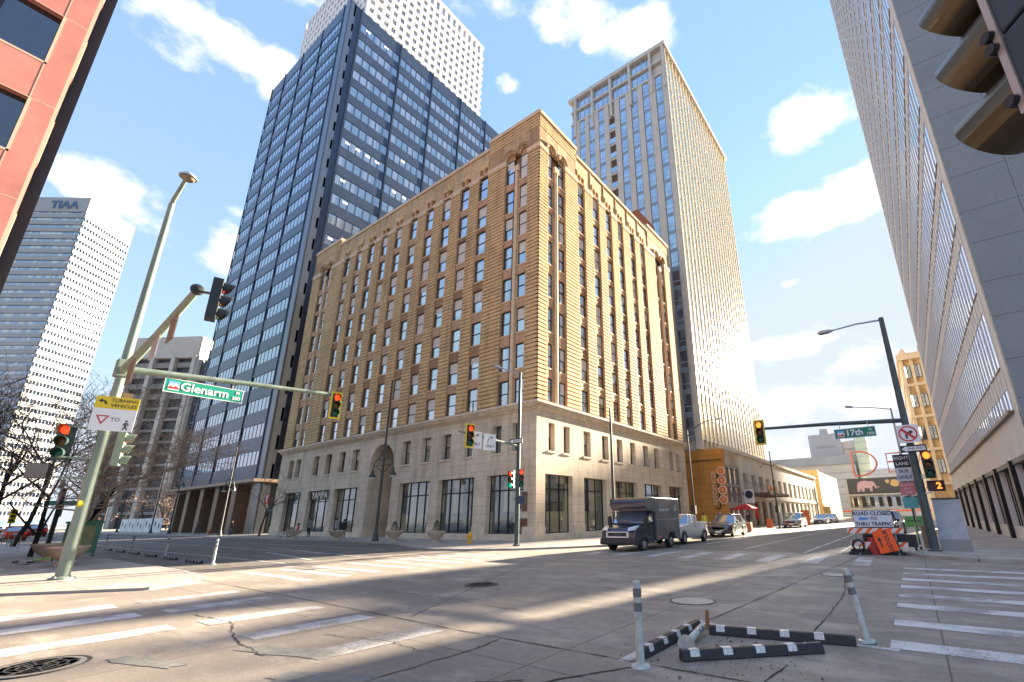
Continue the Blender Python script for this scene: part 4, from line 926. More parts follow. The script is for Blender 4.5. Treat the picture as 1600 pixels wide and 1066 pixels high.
s_.box(Lq, -56, 0, -.8, .02, QH-8.2, QH); s_.box(Rq, 0, 25.2, -.8, .02, QH-9.0, QH)
part('white_bands', s_, M_bw, qt, world=True)
s_ = MB()
for k in range(17): s_.box(Rq, .8+k*1.5, 1.0+k*1.5, -.7, -.01, 5, QH-9)
part('mullions', s_, M_bw, qt, world=True)
c0 = Lq(-11.5, .25, 0); text('TIAA', 6.0, mat('blue_letters', (.07,.13,.24), .5), qt, (c0.x-QX, c0.y-QY, QH-4.6), rot=(R_(90),0,R_(38)), ext=.15, bold=.12)
# mid distance column-fronted block
KX, KY, KH = -184.7, 44.4, 61.5
kt = thing('column_front_block', 'dark office block faced with tall white columns beyond the bare trees', 'building', (KX, KY, 0))
Lk, Rk2 = Fr(KX, KY, 33), Fr(KX, KY, 123)
b = MB(); b.prism([Lk(-24,-1.2,0), Lk(0,-1.2,0), Rk2(26,-1.2,0), Rk2(26,-1.2,0)+Vector((-math.cos(R_(33))*24,-math.sin(R_(33))*24,0))], (0,0,KH-2)); part('dark_body', b, mat('dark_office', (.06,.06,.065), .4, metal=.2), kt, world=True)
b = MB(); b.box(Lk, -24, 0, -1.5, .3, KH-7.5, KH); b.box(Rk2, 0, 26, -1.5, .3, KH-7.5, KH)
for k in range(4): b.box(Lk, -1.3-k*7.2, -k*7.2, -1.3, .6, 0, KH-7)
for k in range(4): b.box(Rk2, k*7.5, 1.3+k*7.5, -1.3, .6, 0, KH-7)
part('white_columns', b, mat('chalk_white', (.52,.47,.41), .7, var=.1, vscale=.3), kt, world=True)
b = MB()
for k in range(15):
    b.box(Lk, -24, 0, -1.2, -.4, 4+k*3.6, 4.6+k*3.6+(1.1 if k > 9 else .2)); 
part('floor_louvres', b, mat('louvre', (.26,.24,.22), .6, var=.2, vscale=.3), kt, world=True)
gt = thing('blue_glass_tower', 'slim blue glass tower squeezed between the column block and the navy tower', 'building', (-178, 47, 0))
b = MB(); b.bx(-186,-176,46.8,60,0,54); o = part('shaft', b, glassmat('blue_mirror', (.08,.16,.3), .5, cells=(.9,.9,2.2), cellcol=(.4,.48,.55), thr=.5, wob=.5), gt, world=True)
b = MB(); [b.bx(-186.1,-175.9,46.6,46.8,2+k*3,2.3+k*3) for k in range(17)]; [b.bx(-176,-175.8,46.8+k*2.6,47+k*2.6,0,54) for k in range(6)]; part('mullions', b, M_bw, gt, world=True)
# low banded building far left behind the trees
lb = thing('low_banded_block', 'low white banded building with an overpass deck far down the left street', 'building', (-330, -20, 0))
b = MB(); b.bx(-380,-330,-60,30,8,30); part('body', b, M_bb, lb, world=True); b = MB(); [b.bx(-380,-329.6,-60,30.3,9+k*4,11+k*4) for k in range(5)]; b.bx(-382,-326,-70,34,5.5,8); [b.bx(-329,-327.6,-60+k*12,-58.6+k*12,0,5.6) for k in range(8)]; part('white_bands', b, M_bw, lb, world=True)
# unseen blocks added on the sunward side to break the sun into streaks
for i, (x0, x1, y0, y1, z1, lab) in enumerate(((34,40,420,440,125.5,'tall brown shading block added unseen far behind the right tower'),(9.5,10.6,150,160,47,'slim brown shading block added unseen behind the golden block'),(13.2,14.2,150,160,46,'thin brown shading block added unseen third along behind the right tower'),(17.2,18.0,150,160,45,'low thin brown shading block added unseen fourth along behind the right tower'),(21.6,23.4,150,160,46,'narrow brown shading block added unseen fifth along behind the right tower'),(15.4,15.9,152,160,46.5,'very thin brown shading block added unseen between the third and fourth behind the right tower'),(11.7,12.3,152,160,44.5,'very thin brown shading block added unseen just east of the slim one behind the golden block'),(33,60,60,140,45,'wide brown shading block added unseen east of the right tower'))):
    hb = thing('shade_block', lab, 'building', (x0, y0, 0), group='unseen blocks added for shade'); b = MB(); b.bx(x0, x1, y0, y1, 0, z1); part('wall', b, mat('shade_block_brown', (.3,.2,.14), .8, var=.2), hb, world=True)
    b = MB(); k = 3
    while k < z1-2: b.bx(x0+.3, x1-.3, y0-.06, y0+.1, k, k+1.6); k += 3.5
    part('window_bands', b, M_gl, hb, world=True)
# ---------------------------------------------------------------- street furniture
M_green = mat('dark_green_paint', (.035,.07,.06), .45, var=.25, vscale=8); M_gpale = mat('weathered_green_pole', (.20,.25,.20), .55, var=.25, vscale=2.5, stretch=(1,1,.25))
M_gdk = mat('slate_green_pole', (.06,.085,.085), .5, var=.2, vscale=3); M_galv = mat('galvanised', (.45,.46,.46), .4, metal=.6, var=.1)
M_sgreen = mat('sign_green', (.0,.30,.20), .5); M_sgreen2 = mat('sign_green_shaded', (.01,.20,.14), .5); M_yel = mat('signal_yellow', (.80,.58,.02), .5); M_sblack = mat('signal_black', (.02,.022,.022), .5)  # second sign green has shade put into its colour
M_wsign = mat('sign_white', (.82,.80,.80), .5); M_bsign = mat('sign_black', (.03,.03,.035), .5); M_redp = mat('sign_red_print', (.60,.03,.04), .5)
M_Lred = mat('lens_red_lit', (1,.1,.02), .4, emit=(1,.05,.012), estr=.30); M_Lredc = mat('lens_red_core', (1,.35,.1), .4, emit=(1,.30,.06), estr=2.6); M_Lred0 = mat('lens_red_dim', (.35,.02,.02), .3); M_Lamb0 = mat('lens_amber_off', (.13,.05,.01), .25); M_Lgrn0 = mat('lens_green_off', (.01,.10,.06), .25)
M_Lorg = mat('lens_orange_lit', (1,.3,.03), .4, emit=(1,.22,.03), estr=.42); M_Lgrn1 = mat('lens_green_lit', (.0,.6,.35), .4, emit=(0,.6,.35), estr=.15)
def cap_pt(p): return tuple(p)
def signal(label, loc, deg, lit='red', body=None, border=None, group='traffic signal heads', s=1.0, visor=.24, tilt=0, vb=None):
    """three-lens head; local -y is the way it faces; loc = centre"""
    body = body or M_sblack
    t = thing('traffic_signal', label, 'traffic signal', loc, R_(deg), group); t.scale = (s,s,s)
    b = MB(); b.bx(-.17,.17,-.02,.20,-.55,.55)
    part('housing', b, body, t, bevel=.02)
    if border:
        b = MB(); b.panel(LOC_FR, (-.24,.24), (-.63,.63), [(-.165,.165,-.545,.545)], -.035, -.01); part('border', b, border, t)
    for z, kind in ((.36,'red'),(0,'amber'),(-.36,'green')):
        m = {'red': M_Lred if lit == 'red' else M_Lorg if lit == 'orange' else M_Lred0, 'amber': M_Lamb0, 'green': M_Lgrn1 if lit == 'both' else M_Lgrn0}[kind]
        if lit == 'both' and kind == 'red': m = M_Lred
        b = MB(); b.lathe((0,-.03,z), [(.14,.0),(.135,-.02),(.08,-.04),(0.001,-.048)], 20, axis='y'); l = part('lens', b, m, t, smooth=True)
        b = MB(); n = 16; r0 = .15; pts = []
        for k in range(n+1):
            a = R_(-50) + R_(280)*k/n; pts.append((r0*math.cos(a), r0*math.sin(a)))
        for (x0,z0),(x1,z1) in zip(pts, pts[1:]):
            f0 = .45+.55*(z0/r0+1)/2; f1 = .45+.55*(z1/r0+1)/2; q = .94
            b.face([(x0,-.02,z+z0),(x1,-.02,z+z1),(x1,-.02-visor*f1,z+z1),(x0,-.02-visor*f0,z+z0)]); b.face([(x0*q,-.02,z+z0*q),(x0*q,-.02-visor*f0,z+z0*q),(x1*q,-.02-visor*f1,z+z1*q),(x1*q,-.02,z+z1*q)])
            b.face([(x0,-.02-visor*f0,z+z0),(x1,-.02-visor*f1,z+z1),(x1*q,-.02-visor*f1,z+z1*q),(x0*q,-.02-visor*f0,z+z0*q)])
        part('visor', b, vb or body, t)
    return t
def pole(name, label, loc, h, r0, r1, m, base=.0, group=None, cat='signal pole'):
    t = thing(name, label, cat, loc, 0, group); b = MB(); b.tube([(0,0,0),(0,0,h)], [r0,r1], 20); part('shaft', b, m, t, smooth=True)
    if base: b = MB(); b.lathe((0,0,0), [(base,0),(base,.04),(base*.8,.06),(r0*1.02,.1)], 20); part('base_plate', b, m, t, smooth=True); b = MB(); [b.lathe((base*.8*math.cos(a), base*.8*math.sin(a), .04), [(.025,0),(.025,.05),(0.001,.05)], 6) for a in (.8,2.35,3.9,5.5)]; part('bolts', b, M_galv, t)
    return t
def arm(t, pts, r, m, name='mast_arm'): b = MB(); b.tube(pts, r, 14); return part(name, b, m, t, smooth=True)
def luminaire(t, p, q, m, w=.3):
    """tube from p to q with a cobra head at q"""
    d = Vector(q)-Vector(p); b = MB(); b.tube([p, tuple(Vector(p)+d*.5+Vector((0,0,.06))), q], [.045,.04,.035], 10); a = part('lamp_arm', b, m, t, smooth=True)
    dn = d.normalized(); b = MB(); q = Vector(q); b.tube([tuple(q-dn*.05), tuple(q+dn*.15), tuple(q+dn*.5), tuple(q+dn*.62)], [.05,.11,.12,.03], 10); h = part('lamp_head', b, M_galv, a, smooth=True); return a
# --- big left pole
lp = pole('signal_pole', 'thick weathered green signal pole leaning up from the left corner pavement', (-20.94,3.15,.05), 13.2, .165, .095, M_gpale, .3)
b = MB(); b.tube([(0,0,12.9),(.05,.0,13.3),(1.25,.0,13.75)], [.08,.075,.06], 10); a_ = part('lamp_arm', b, M_gpale, lp, smooth=True)
b = MB(); b.lathe((1.45,0,13.72), [(.05,.18),(.14,.1),(.27,-.02),(.27,-.07),(0.001,-.1)], 18); h_ = part('lamp_head', b, M_galv, a_, smooth=True)
b = MB(); b.lathe((1.45,0,13.6), [(.22,.02),(.17,-.04),(0.001,-.05)], 18); part('lens', b, mat('lamp_lens', (.25,.2,.14), .2), h_, smooth=True)
arm(lp, [(0,0,6.45),(3.5,-.02,6.9),(6.55,-.05,7.40)], [.13,.105,.085], M_gpale)
b = MB(); b.lathe((6.6,-.05,7.42), [(.12,-.06),(.16,0),(.12,.06),(.001,.09)], 16, axis='x'); part('end_cap', b, M_sblack, lp, smooth=True)
b = MB(); b.tube([(6.6,-.05,7.38),(7.45,.15,7.1)], .035, 8); part('hanger', b, M_sblack, lp)
arm(lp, [(0,0,6.55),(.02,3.6,6.85),(.02,7.3,7.12)], [.115,.095,.075], M_gpale)
b = MB(); b.bx(-.16,.16,-.2,.2,6.25,6.85); part('arm_clamp', b, M_gpale, lp, bevel=.03)
b = MB(); b.lathe((.12,-.12,2.15), [(.09,-.02),(.09,.05),(.03,.06),(.03,.1),(.001,.1)], 14, axis='y'); part('push_button', b, M_yel, lp, label='yellow pedestrian push button')
b = MB(); b.bx(-.25,.05,.15,.42,5.35,5.75); part('junction_box', b, mat('brown_box', (.14,.09,.05), .6), lp)
signal('signal head seen from behind beyond the near left mast arm', (-13.35,3.35,6.95), 165, 'none')
signal('red signal head with yellow border at the tip of the Glenarm arm', (-20.78,10.35,6.65), 78, 'red', M_sblack, M_yel)
def street_sign(label, loc, deg, w, h, word, small, m, col=M_wsign):
    t = thing('street_sign', label, 'street sign', loc, R_(deg)); b = MB(); b.bx(-w/2,w/2,-.012,.012,-h/2,h/2); part('plate', b, m, t)
    b = MB(); e = .025; b.panel(LOC_FR, (-w/2,w/2), (-h/2,h/2), [(-w/2+e,w/2-e,-h/2+e,h/2-e)], .0125, .016); part('rim', b, col, t)
    s = h*.62; x0 = -w/2+.12
    b = MB(); b.bx(x0,x0+s,-.016,-.0125,-s/2,s/2); lg = part('emblem', b, mat('emblem_blue', (.18,.42,.75), .5), t)
    b = MB(); b.prism([(x0,-.018,-s*.05),(x0+s*.25,-.018,s*.3),(x0+s*.42,-.018,s*.05),(x0+s*.62,-.018,s*.32),(x0+s,-.018,-s*.05),(x0+s,-.018,-s/2),(x0,-.018,-s/2)], (0,.0015,0)); part('snow', b, M_wsign, lg)
    b = MB(); b.prism([(x0,-.021,-s*.3),(x0+s*.22,-.021,-s*.02),(x0+s*.42,-.021,-s*.22),(x0+s*.68,-.021,s*.0),(x0+s,-.021,-s*.3),(x0+s,-.021,-s*.38),(x0,-.021,-s*.38)], (0,.0015,0)); part('red_hills', b, M_redp, lg)
    text(word, h*.82, col, t, (-w/2+.12+s+.1+(w-s-.75)/2*.98, -.018, -.0), ext=.003, bold=.008)
    text(small[0], h*.32, col, t, (w/2-.2,-.018,h*.2), ext=.003, bold=.003); text(small[1], h*.34, col, t, (w/2-.22,-.018,-h*.2), ext=.003, bold=.004)
    b = MB(); b.bx(-w*.35,-w*.33,-.01,.01,h/2,h/2+.22); b.bx(w*.33,w*.35,-.01,.01,h/2,h/2+.22); part('hangers', b, M_galv, t)
    return t
street_sign('bright green Glenarm street sign hanging under the left mast arm', (-20.92,5.5,6.32), 90, 2.45, .52, 'Glenarm', ('Pl','500'), M_sgreen)
# turning vehicles sign
tv = thing('traffic_sign', 'yellow and white TURNING VEHICLES yield sign on the left pole', 'traffic sign', (-20.70,3.22,5.08), R_(72))
b = MB(); b.bx(-.52,.52,-.012,.012,-.62,.10); part('white_panel', b, M_wsign, tv, bevel=.0); b = MB(); b.bx(-.52,.52,-.014,.013,.10,.50); part('yellow_panel', b, M_yel, tv)
text('TURNING', .15, M_bsign, tv, (.17,-.018,.38), ext=.002, bold=.002); text('VEHICLES', .15, M_bsign, tv, (.17,-.018,.21), ext=.002, bold=.002); text('TO', .16, M_bsign, tv, (.05,-.018,-.25), ext=.002)
b = MB(); b.prism([(-.22,-.02,.24),(-.30,-.02,.24),(-.30,-.02,.36),(-.36,-.02,.36),(-.36,-.02,.41),(-.46,-.02,.34),(-.36,-.02,.27),(-.36,-.02,.32),(-.34,-.02,.32)][::1], (0,.003,0)); part('arrow', b, M_bsign, tv)
b = MB(); P3 = [(-.42,-.13),(-.10,-.13),(-.26,-.43)]; P4 = [(-.36,-.165),(-.16,-.165),(-.26,-.355)]
for k in range(3): j = (k+1) % 3; b.prism([(P3[k][0],-.02,P3[k][1]),(P3[j][0],-.02,P3[j][1]),(P4[j][0],-.02,P4[j][1]),(P4[k][0],-.02,P4[k][1])], (0,.003,0))
part('yield_triangle', b, M_redp, tv)
b = MB(); b.tube([(.33,-.02,-.33),(.33,-.02,-.43)], .03, 8); b.lathe((.33,-.02,-.27), [(.03,-.003),(.03,.003)], 10, axis='y'); b.tube([(.33,-.02,-.43),(.28,-.02,-.56)], .016, 6); b.tube([(.33,-.02,-.43),(.38,-.02,-.56)], .016, 6); b.tube([(.30,-.02,-.34),(.26,-.02,-.42)], .013, 6); b.tube([(.36,-.02,-.34),(.40,-.02,-.41)], .013, 6); part('walking_figure', b, M_bsign, tv)
signal('lit red signal head low on the left side of the big green pole', (-21.05,2.33,4.05), 66, 'red', M_green, None, visor=.34, vb=M_green)
signal('second signal head half hidden behind the big green pole', (-21.3,3.75,3.98), 160, 'none', M_gpale)
ph = thing('pedestrian_signal', 'pedestrian signal with a dark mesh screen below the red head', 'pedestrian signal', (-21.1,1.98,3.15), R_(66)); b = MB(); b.bx(-.24,.24,0,.2,-.22,.22); part('housing', b, M_sblack, ph, bevel=.02)
b = MB(); [b.prism([(-.22+k*.03,-.012,-.2),(-.212+k*.03,-.012,-.2),(-.212+k*.03,-.012,.2),(-.22+k*.03,-.012,.2)], (0,.01,0)) for k in range(15)]; [b.bx(-.23,.23,-.012,-.002,-.2+k*.03,-.192+k*.03) for k in range(14)]; part('screen', b, mat('mesh_grey', (.35,.31,.28), .5), ph)
b = MB(); [b.bx(-21.1+0,-20.9,2.3,3.2,z,z+.05) for z in (4.5,3.55,2.95)]; bo = part('signal_brackets', b, M_gpale, lp, world=True)
# three plates hung under the near left arm, seen edge-on from the street
for k, (x, w, h) in enumerate(((-19.55,.75,.9),(-17.35,.6,.75),(-15.9,.6,.75))):
    t = thing('lane_sign', ('large brown backed sign nearest the left pole under the mast arm','middle sign hanging under the left mast arm','outermost sign hanging under the left mast arm')[k], 'traffic sign', (x, 3.12, 6.62+(x+20.9)*.14-.55), R_(180)); b = MB(); b.bx(-w/2,w/2,-.012,.012,-h/2,h/2); part('plate', b, mat('sign_back', (.19,.14,.11), .5, metal=.3) if k != 1 else M_galv, t)
    b = MB(); b.bx(-.04,.04,-.03,.03,h/2-.1,h/2+.18); part('bracket', b, M_galv, t)
# --- right pole
rp = pole('signal_pole', 'dark slate signal pole on the right corner with a lamp arm', (.4,24.12,.09), 10.1, .17, .10, M_gdk, .26)
luminaire(rp, (0,0,10.0), (-2.05,0,9.98), M_galv)
arm(rp, [(0,0,5.28),(-3,0,5.48),(-5.75,0,5.6)], [.10,.085,.065], M_gdk)
signal('amber lit signal head at the left tip of the 17th street arm', (-5.55,23.9,5.5), 2, 'orange', M_sblack, M_yel)
street_sign('green 17th street sign, shade put into its green, under the right mast arm', (-1.52,24.0,5.03), 0, 1.62, .46, '17th', ('St','1700'), M_sgreen2)
nt_ = thing('traffic_sign', 'square no right turn sign on the dark right pole', 'traffic sign', (.40,23.88,4.75), 0); b = MB(); b.bx(-.38,.38,-.012,.012,-.38,.38); part('plate', b, M_wsign, nt_)
b = MB(); b.lathe((0,-.016,0), [(.33,-.003),(.33,.003),(.275,.003),(.275,-.003),(.33,-.003)], 32, axis='y'); c, s_ = .22, .035; b.prism([(-c-s_,-.024,c-s_),(-c+s_,-.024,c+s_),(c+s_,-.024,-c+s_),(c-s_,-.024,-c-s_)], (0,.004,0)); part('prohibition_ring', b, M_redp, nt_)
b = MB(); b.prism([(-.1,-.019,-.2),(-.03,-.019,-.2),(-.03,-.019,.02),(.07,-.019,.02),(.07,-.019,-.04),(.2,-.019,.06),(.07,-.019,.16),(.07,-.019,.09),(-.1,-.019,.09)], (0,.004,0)); part('arrow', b, M_bsign, nt_)
def oneway(label, loc, deg, s=1.0, arrowdir=-1, small=False):
    t = thing('one_way_sign', label, 'traffic sign', loc, R_(deg)); t.scale = (s,s,s); b = MB(); b.bx(-.45,.45,-.012,.012,-.15,.15); part('plate', b, M_bsign, t)
    d = arrowdir; b = MB(); b.prism([(d*.42,-.016,0),(d*.24,-.016,.12),(d*.24,-.016,.085),(-d*.4,-.016,.085),(-d*.4,-.016,-.085),(d*.24,-.016,-.085),(d*.24,-.016,-.12)], (0,.003,0)); part('arrow', b, M_wsign, t)
    text('ONE WAY', .12, M_bsign, t, (-d*.08,-.02,0), ext=.002, bold=.002); return t
oneway('one way sign under the no right turn sign on the right pole', (.47,23.88,4.12), 0)
signal('orange lit signal head on the right side of the dark right pole', (.83,23.95,3.45), 4, 'orange', M_sblack, None)
cn_ = thing('pedestrian_signal', 'countdown signal showing a red 2 on the right pole', 'pedestrian signal', (.92,23.95,2.58), R_(6)); b = MB(); b.bx(-.27,.27,0,.2,-.2,.2); part('housing', b, mat('ped_dark_red', (.06,.012,.01), .5), cn_, bevel=.02); text('2', .34, M_Lorg, cn_, (.1,-.02,0), ext=.004, bold=.012)
b = MB(); b.panel(LOC_FR, (-.28,.28), (-.21,.21), [(-.25,.25,-.18,.18)], .0, .12); part('hood', b, M_sblack, cn_)
b = MB(); [b.bx(.5,.75,24.0,24.05,z,z+.05) for z in (3.0,2.9,2.3)]; part('signal_brackets', b, M_galv, rp, world=True)
# right lane bus sign on its thin post
rl = pole('sign_post', 'thin green post with RIGHT LANE BUS ONLY plates before the dark pole', (-.04,24.9,.09), 3.95, .03, .03, M_green, 0, cat='sign post')
b = MB(); b.bx(-.3,.3,-.05,-.035,3.35,3.92); p_ = part('black_plate', b, M_bsign, rl); text('RIGHT', .19, M_wsign, p_, (0,-.055,3.76), ext=.002, bold=.003); text('LANE', .19, M_wsign, p_, (0,-.055,3.52), ext=.002, bold=.003)
b = MB(); b.bx(-.3,.3,-.05,-.035,2.78,3.345); p_ = part('white_plate', b, mat('sign_pale', (.6,.62,.68), .5), rl); text('BUS', .19, M_bsign, p_, (0,-.055,3.2), ext=.002, bold=.003); text('ONLY', .2, M_bsign, p_, (0,-.055,2.94), ext=.002, bold=.003)
b = MB(); b.bx(-.27,.27,-.05,-.035,2.2,2.72); p_ = part('red_plate', b, mat('sign_pinkred', (.6,.2,.2), .5), rl); text('NO STOPPING', .075, M_wsign, p_, (0,-.055,2.6), ext=.002); text('ANY', .13, M_wsign, p_, (0,-.055,2.45), ext=.002); text('TIME', .13, M_wsign, p_, (0,-.055,2.3), ext=.002)
b = MB(); b.bx(-.27,.27,-.05,-.035,1.65,2.1); part('teal_plate', b, mat('sign_teal', (.1,.4,.4), .5), rl)
# --- middle pole at the building corner
mp = pole('signal_pole', 'slim green signal pole standing on the corner before the limestone pier', (-18.34,20.16,.09), 10.1, .13, .085, M_green, .22)
luminaire(mp, (0,0,9.9), (-1.7,-.0,10.75), M_galv)
arm(mp, [(0,0,5.55),(0,-4.6,5.8)], [.07,.05], M_gpale)
signal('red signal head with yellow border over the ONLY signs on the middle arm', (-18.12,16.15,5.72), 70, 'red', M_sblack, M_yel)
for k, y in enumerate((17.65,16.62)):
    t = thing('lane_sign', ('white right turn ONLY plate nearer the middle pole','white ONLY plate beside the yellow bordered signal head')[k], 'traffic sign', (-18.2,y,5.55), R_(72)); b = MB(); b.bx(-.36,.36,-.012,.012,-.45,.45); part('plate', b, M_wsign, t); text('ONLY', .2, M_bsign, t, (0,-.018,-.22), ext=.002, bold=.002)
    b = MB(); b.tube([(-.12,-.018,-.05),(-.1,-.018,.12),(.0,-.018,.24),(.1,-.018,.27)], .018, 6); b.prism([(.08,-.018,.2),(.08,-.018,.34),(.2,-.018,.27)], (0,.004,0)); part('arrow', b, M_bsign, t)
oneway('small one way sign on the slim pole before the corner building', (-18.4,19.98,5.92), 10)
signal('signal head with red and green lamps on the left of the slim corner pole', (-18.73,20.0,3.72), 15, 'both', M_green, None, s=.92)
signal('red signal head on the right of the slim corner pole', (-17.95,20.0,3.75), 50, 'red', M_green, None, s=.92)
cn_ = thing('pedestrian_signal', 'dark blue pedestrian signal box under the heads on the corner pole', 'pedestrian signal', (-17.95,20.05,2.55), R_(60)); b = MB(); b.bx(-.22,.22,0,.2,-.22,.22); part('housing', b, mat('navy_box', (.03,.04,.09), .5), cn_, bevel=.02)
# --- near signal above the camera at the top right
T = Vector((.83,2.30,3.68)); sg = thing('traffic_signal', 'large bronze visored traffic signal seen from behind at the top right', 'traffic signal', tuple(T), R_(213))
M_brz = mat('visor_bronze', (.13,.10,.06), .3, metal=.8, var=.1); M_slate = mat('slate_housing', (.035,.06,.09), .5)
b = MB(); [b.bx(-.20,.20,0,.24,z-.178,z+.178) for z in (.37,0,-.37)]; part('housing', b, M_slate, sg, bevel=.012)
b = MB(); b.panel(LOC_FR, (-.205,.205), (-.57,.57), [(-.17,.17,-.55,.55)], .0, .03); part('flange', b, mat('flange_grey', (.5,.46,.42), .4, metal=.3), sg)
b = MB(); [b.lathe((x,-.035,z), [(.025,-.03),(.025,.03),(.001,.03)], 10, axis='x') for x in (.2,-.2) for z in (.5,.22,.15,-.15,-.22,-.5)]; part('latches', b, M_sblack, sg)
for z in (.37,0,-.37):
    b = MB(); n = 28; r = .155; L0 = .40
    for k in range(n):
        a0, a1 = 2*math.pi*k/n, 2*math.pi*(k+1)/n
        f = lambda a: L0*(.86+.14*math.sin(a))
        for rr in (r, r*.96): b.face([(rr*math.cos(a0),-.02,z+rr*math.sin(a0)),(rr*math.cos(a1),-.02,z+rr*math.sin(a1)),(rr*math.cos(a1),-.02-f(a1),z+rr*math.sin(a1)),(rr*math.cos(a0),-.02-f(a0),z+rr*math.sin(a0))])
    part('visor', b, M_brz, sg, smooth=True)
    b = MB(); b.lathe((0,-.03,z), [(.145,0),(.08,-.03),(.001,-.04)], 20, axis='y'); part('lens', b, M_Lamb0, sg, smooth=True)
# ---------------------------------------------------------------- lamps, delineators, stops
M_lamppost = mat('bronze_green_post', (.05,.055,.045), .5, var=.2, vscale=5); M_glow = mat('bell_lens', (.75,.72,.65), .3)
def bell_lamp(label, loc, h, group='lamp posts with twin bell lamps', arms=True, rot=0, bell=5.0):
    t = thing('street_lamp', label, 'street lamp', loc, rot, group); b = MB(); b.tube([(0,0,0),(0,0,.3),(0,0,h)], [.17,.11,.06], 12); b.lathe((0,0,0), [(.26,0),(.26,.12),(.2,.2),(.17,.5),(.12,.62)], 12); part('post', b, M_lamppost, t, smooth=True)
    if arms:
        for s in (-1,1):
            b = MB(); b.tube([(0,0,bell+1.0),(s*.7,0,bell+1.35),(s*1.25,0,bell+1.0),(s*1.35,0,bell+.45)], .035, 6); b.tube([(0,0,bell+.75),(s*1.3,0,bell+.75)], .03, 6); b.tube([(0,0,bell+.1),(s*.9,0,bell+.75)], .025, 6)
            a = part('lamp_bracket', b, M_lamppost, t); b = MB(); b.lathe((s*1.35,0,bell), [(.04,.5),(.09,.42),(.13,.2),(.27,-.05),(.27,-.1)], 14); l = part('lamp_shade', b, M_lamppost, a, smooth=True); b = MB(); b.lathe((s*1.35,0,bell), [(.25,-.08),(.2,-.2),(.001,-.24)], 14); part('lens', b, M_glow, l, smooth=True)
    return t
bell_lamp('bell lamp post standing before the arched entrance', (-32.6,20.5,.09), 12.3, bell=4.75)
bell_lamp('bell lamp post by the leftmost pillar of the navy tower', (-66.2,21.8,.09), 10.5, bell=5.2)
bell_lamp('bell lamp post left of the pedestrian on the far left pavement', (-86,22.2,.09), 12.6, bell=6.6)
for i, (x, y, h, lab) in enumerate(((-118,23,15,'plain dark lamp post beside the pink blossomed trees'),(-138,24.5,9,'short dark lamp post next to the white fence'),(-98,23,11,'plain dark post before the canopy of the navy tower'))):
    bell_lamp(lab, (x,y,.09), h, arms=False, group='plain posts on the left street')
# plain dark tapered posts along 17th
for x, y, h, r, lab, lum in ((-16.4,27.6,8.9,.115,'thick dark post in front of the second shop window on the right face',None),(-15.6,39.9,8.9,.11,'dark lamp post at the end of the brick building with a long lamp arm',(2.9,0,9.9)),(-11.6,52.9,8.0,.09,'thin dark lamp post by the hotel canopy',None),(-12.6,85.8,6.6,.08,'thin far lamp post beyond the white cars',None)):
    t = pole('street_lamp', lab, (x,y,.09), h, r, r*.6, M_lamppost, r*2, 'plain lamp posts along 17th', 'street lamp')
    if lum: b = MB(); b.tube([(0,0,h-.5),(1.0,0,h+.35),(2.1,0,h+.7),(2.9,0,h+.72)], [.05,.045,.04,.035], 8); a = part('lamp_arm', b, M_lamppost, t, smooth=True); b = MB(); b.tube([(2.8,0,h+.72),(3.4,0,h+.72)], [.09,.06], 8); part('lamp_head', b, M_galv, a)
    if y in (27.6, 39.9, 52.9):
        b = MB(); b.bx(-.2,.2,-.14,-.1,2.1,2.6) if y == 27.6 else b.bx(-.18,.18,-.18,.18,1.6,2.3); part('plate', b, M_sblack, t)
    if y == 52.9: [arm(t, [(0,0,h-1.6),(s*.8,0,h-1.3),(s*1.2,0,h-1.7)], .03, M_lamppost, 'lamp_bracket') for s in (-1,1)]
# cobra lamp far right
t = pole('street_lamp', 'grey cobra street lamp seen between the 17th sign and the right pole', (.0,48,.09), 10.2, .1, .07, M_galv, .2, None, 'street lamp'); luminaire(t, (0,0,10.1), (-2.8,0,10.7), M_galv)
M_del = mat('delineator_white', (.46,.50,.46), .5, var=.2, vscale=14); M_band = mat('reflective_grey', (.14,.15,.16), .35)
M_rub = mat('black_rubber', (.022,.022,.026), .6, var=.3, vscale=18, bump=.3, bscale=50); M_rubw = mat('reflective_white', (.62,.62,.60), .45, var=.25, vscale=40)
def delineator(label, loc, tilt=(0,0), h=.88, group=None):
    t = thing('delineator', label, 'delineator post', loc, 0, group); t.rotation_euler = (R_(tilt[0]), R_(tilt[1]), 0)
    b = MB(); b.tube([(0,0,.03),(0,0,h-.01),(0,0,h)], [.047,.045,.036], 16); part('tube', b, M_del, t, smooth=True)
    b = MB(); b.lathe((0,0,h-.12), [(.049,-.05),(.049,.04)], 16); b.lathe((0,0,h-.27), [(.0495,-.05),(.0495,.04)], 16); part('reflective_bands', b, M_band, t, smooth=True)
    b = MB(); b.lathe((0,0,0), [(.11,0),(.1,.025),(.055,.04)], 16); part('foot', b, M_del, t, smooth=True)
    return t
delineator('upright white delineator post nearest the camera', (-2.78,5.13,0))
delineator('white delineator post leaning left beside the right crosswalk', (-.80,7.60,0), (0,-7))
d_ = delineator('white delineator knocked flat between the black rubber stops', (-2.62,6.05,.06), (0,0)); d_.rotation_euler = (R_(-88), 0, R_(8)); 
b = MB(); b.tube([(0,0,0),(.01,.005,.24)], [.03,.028], 10); b.lathe((0,0,0), [(.09,0),(.07,.03),(.03,.04)], 10); solo('post_stump', b, mat('rusty_stump', (.30,.14,.05), .8, var=.3, vscale=20), 'short rusty broken post stump behind the rubber stops', 'post stump', loc=(-2.80,7.29,0), smooth=True)
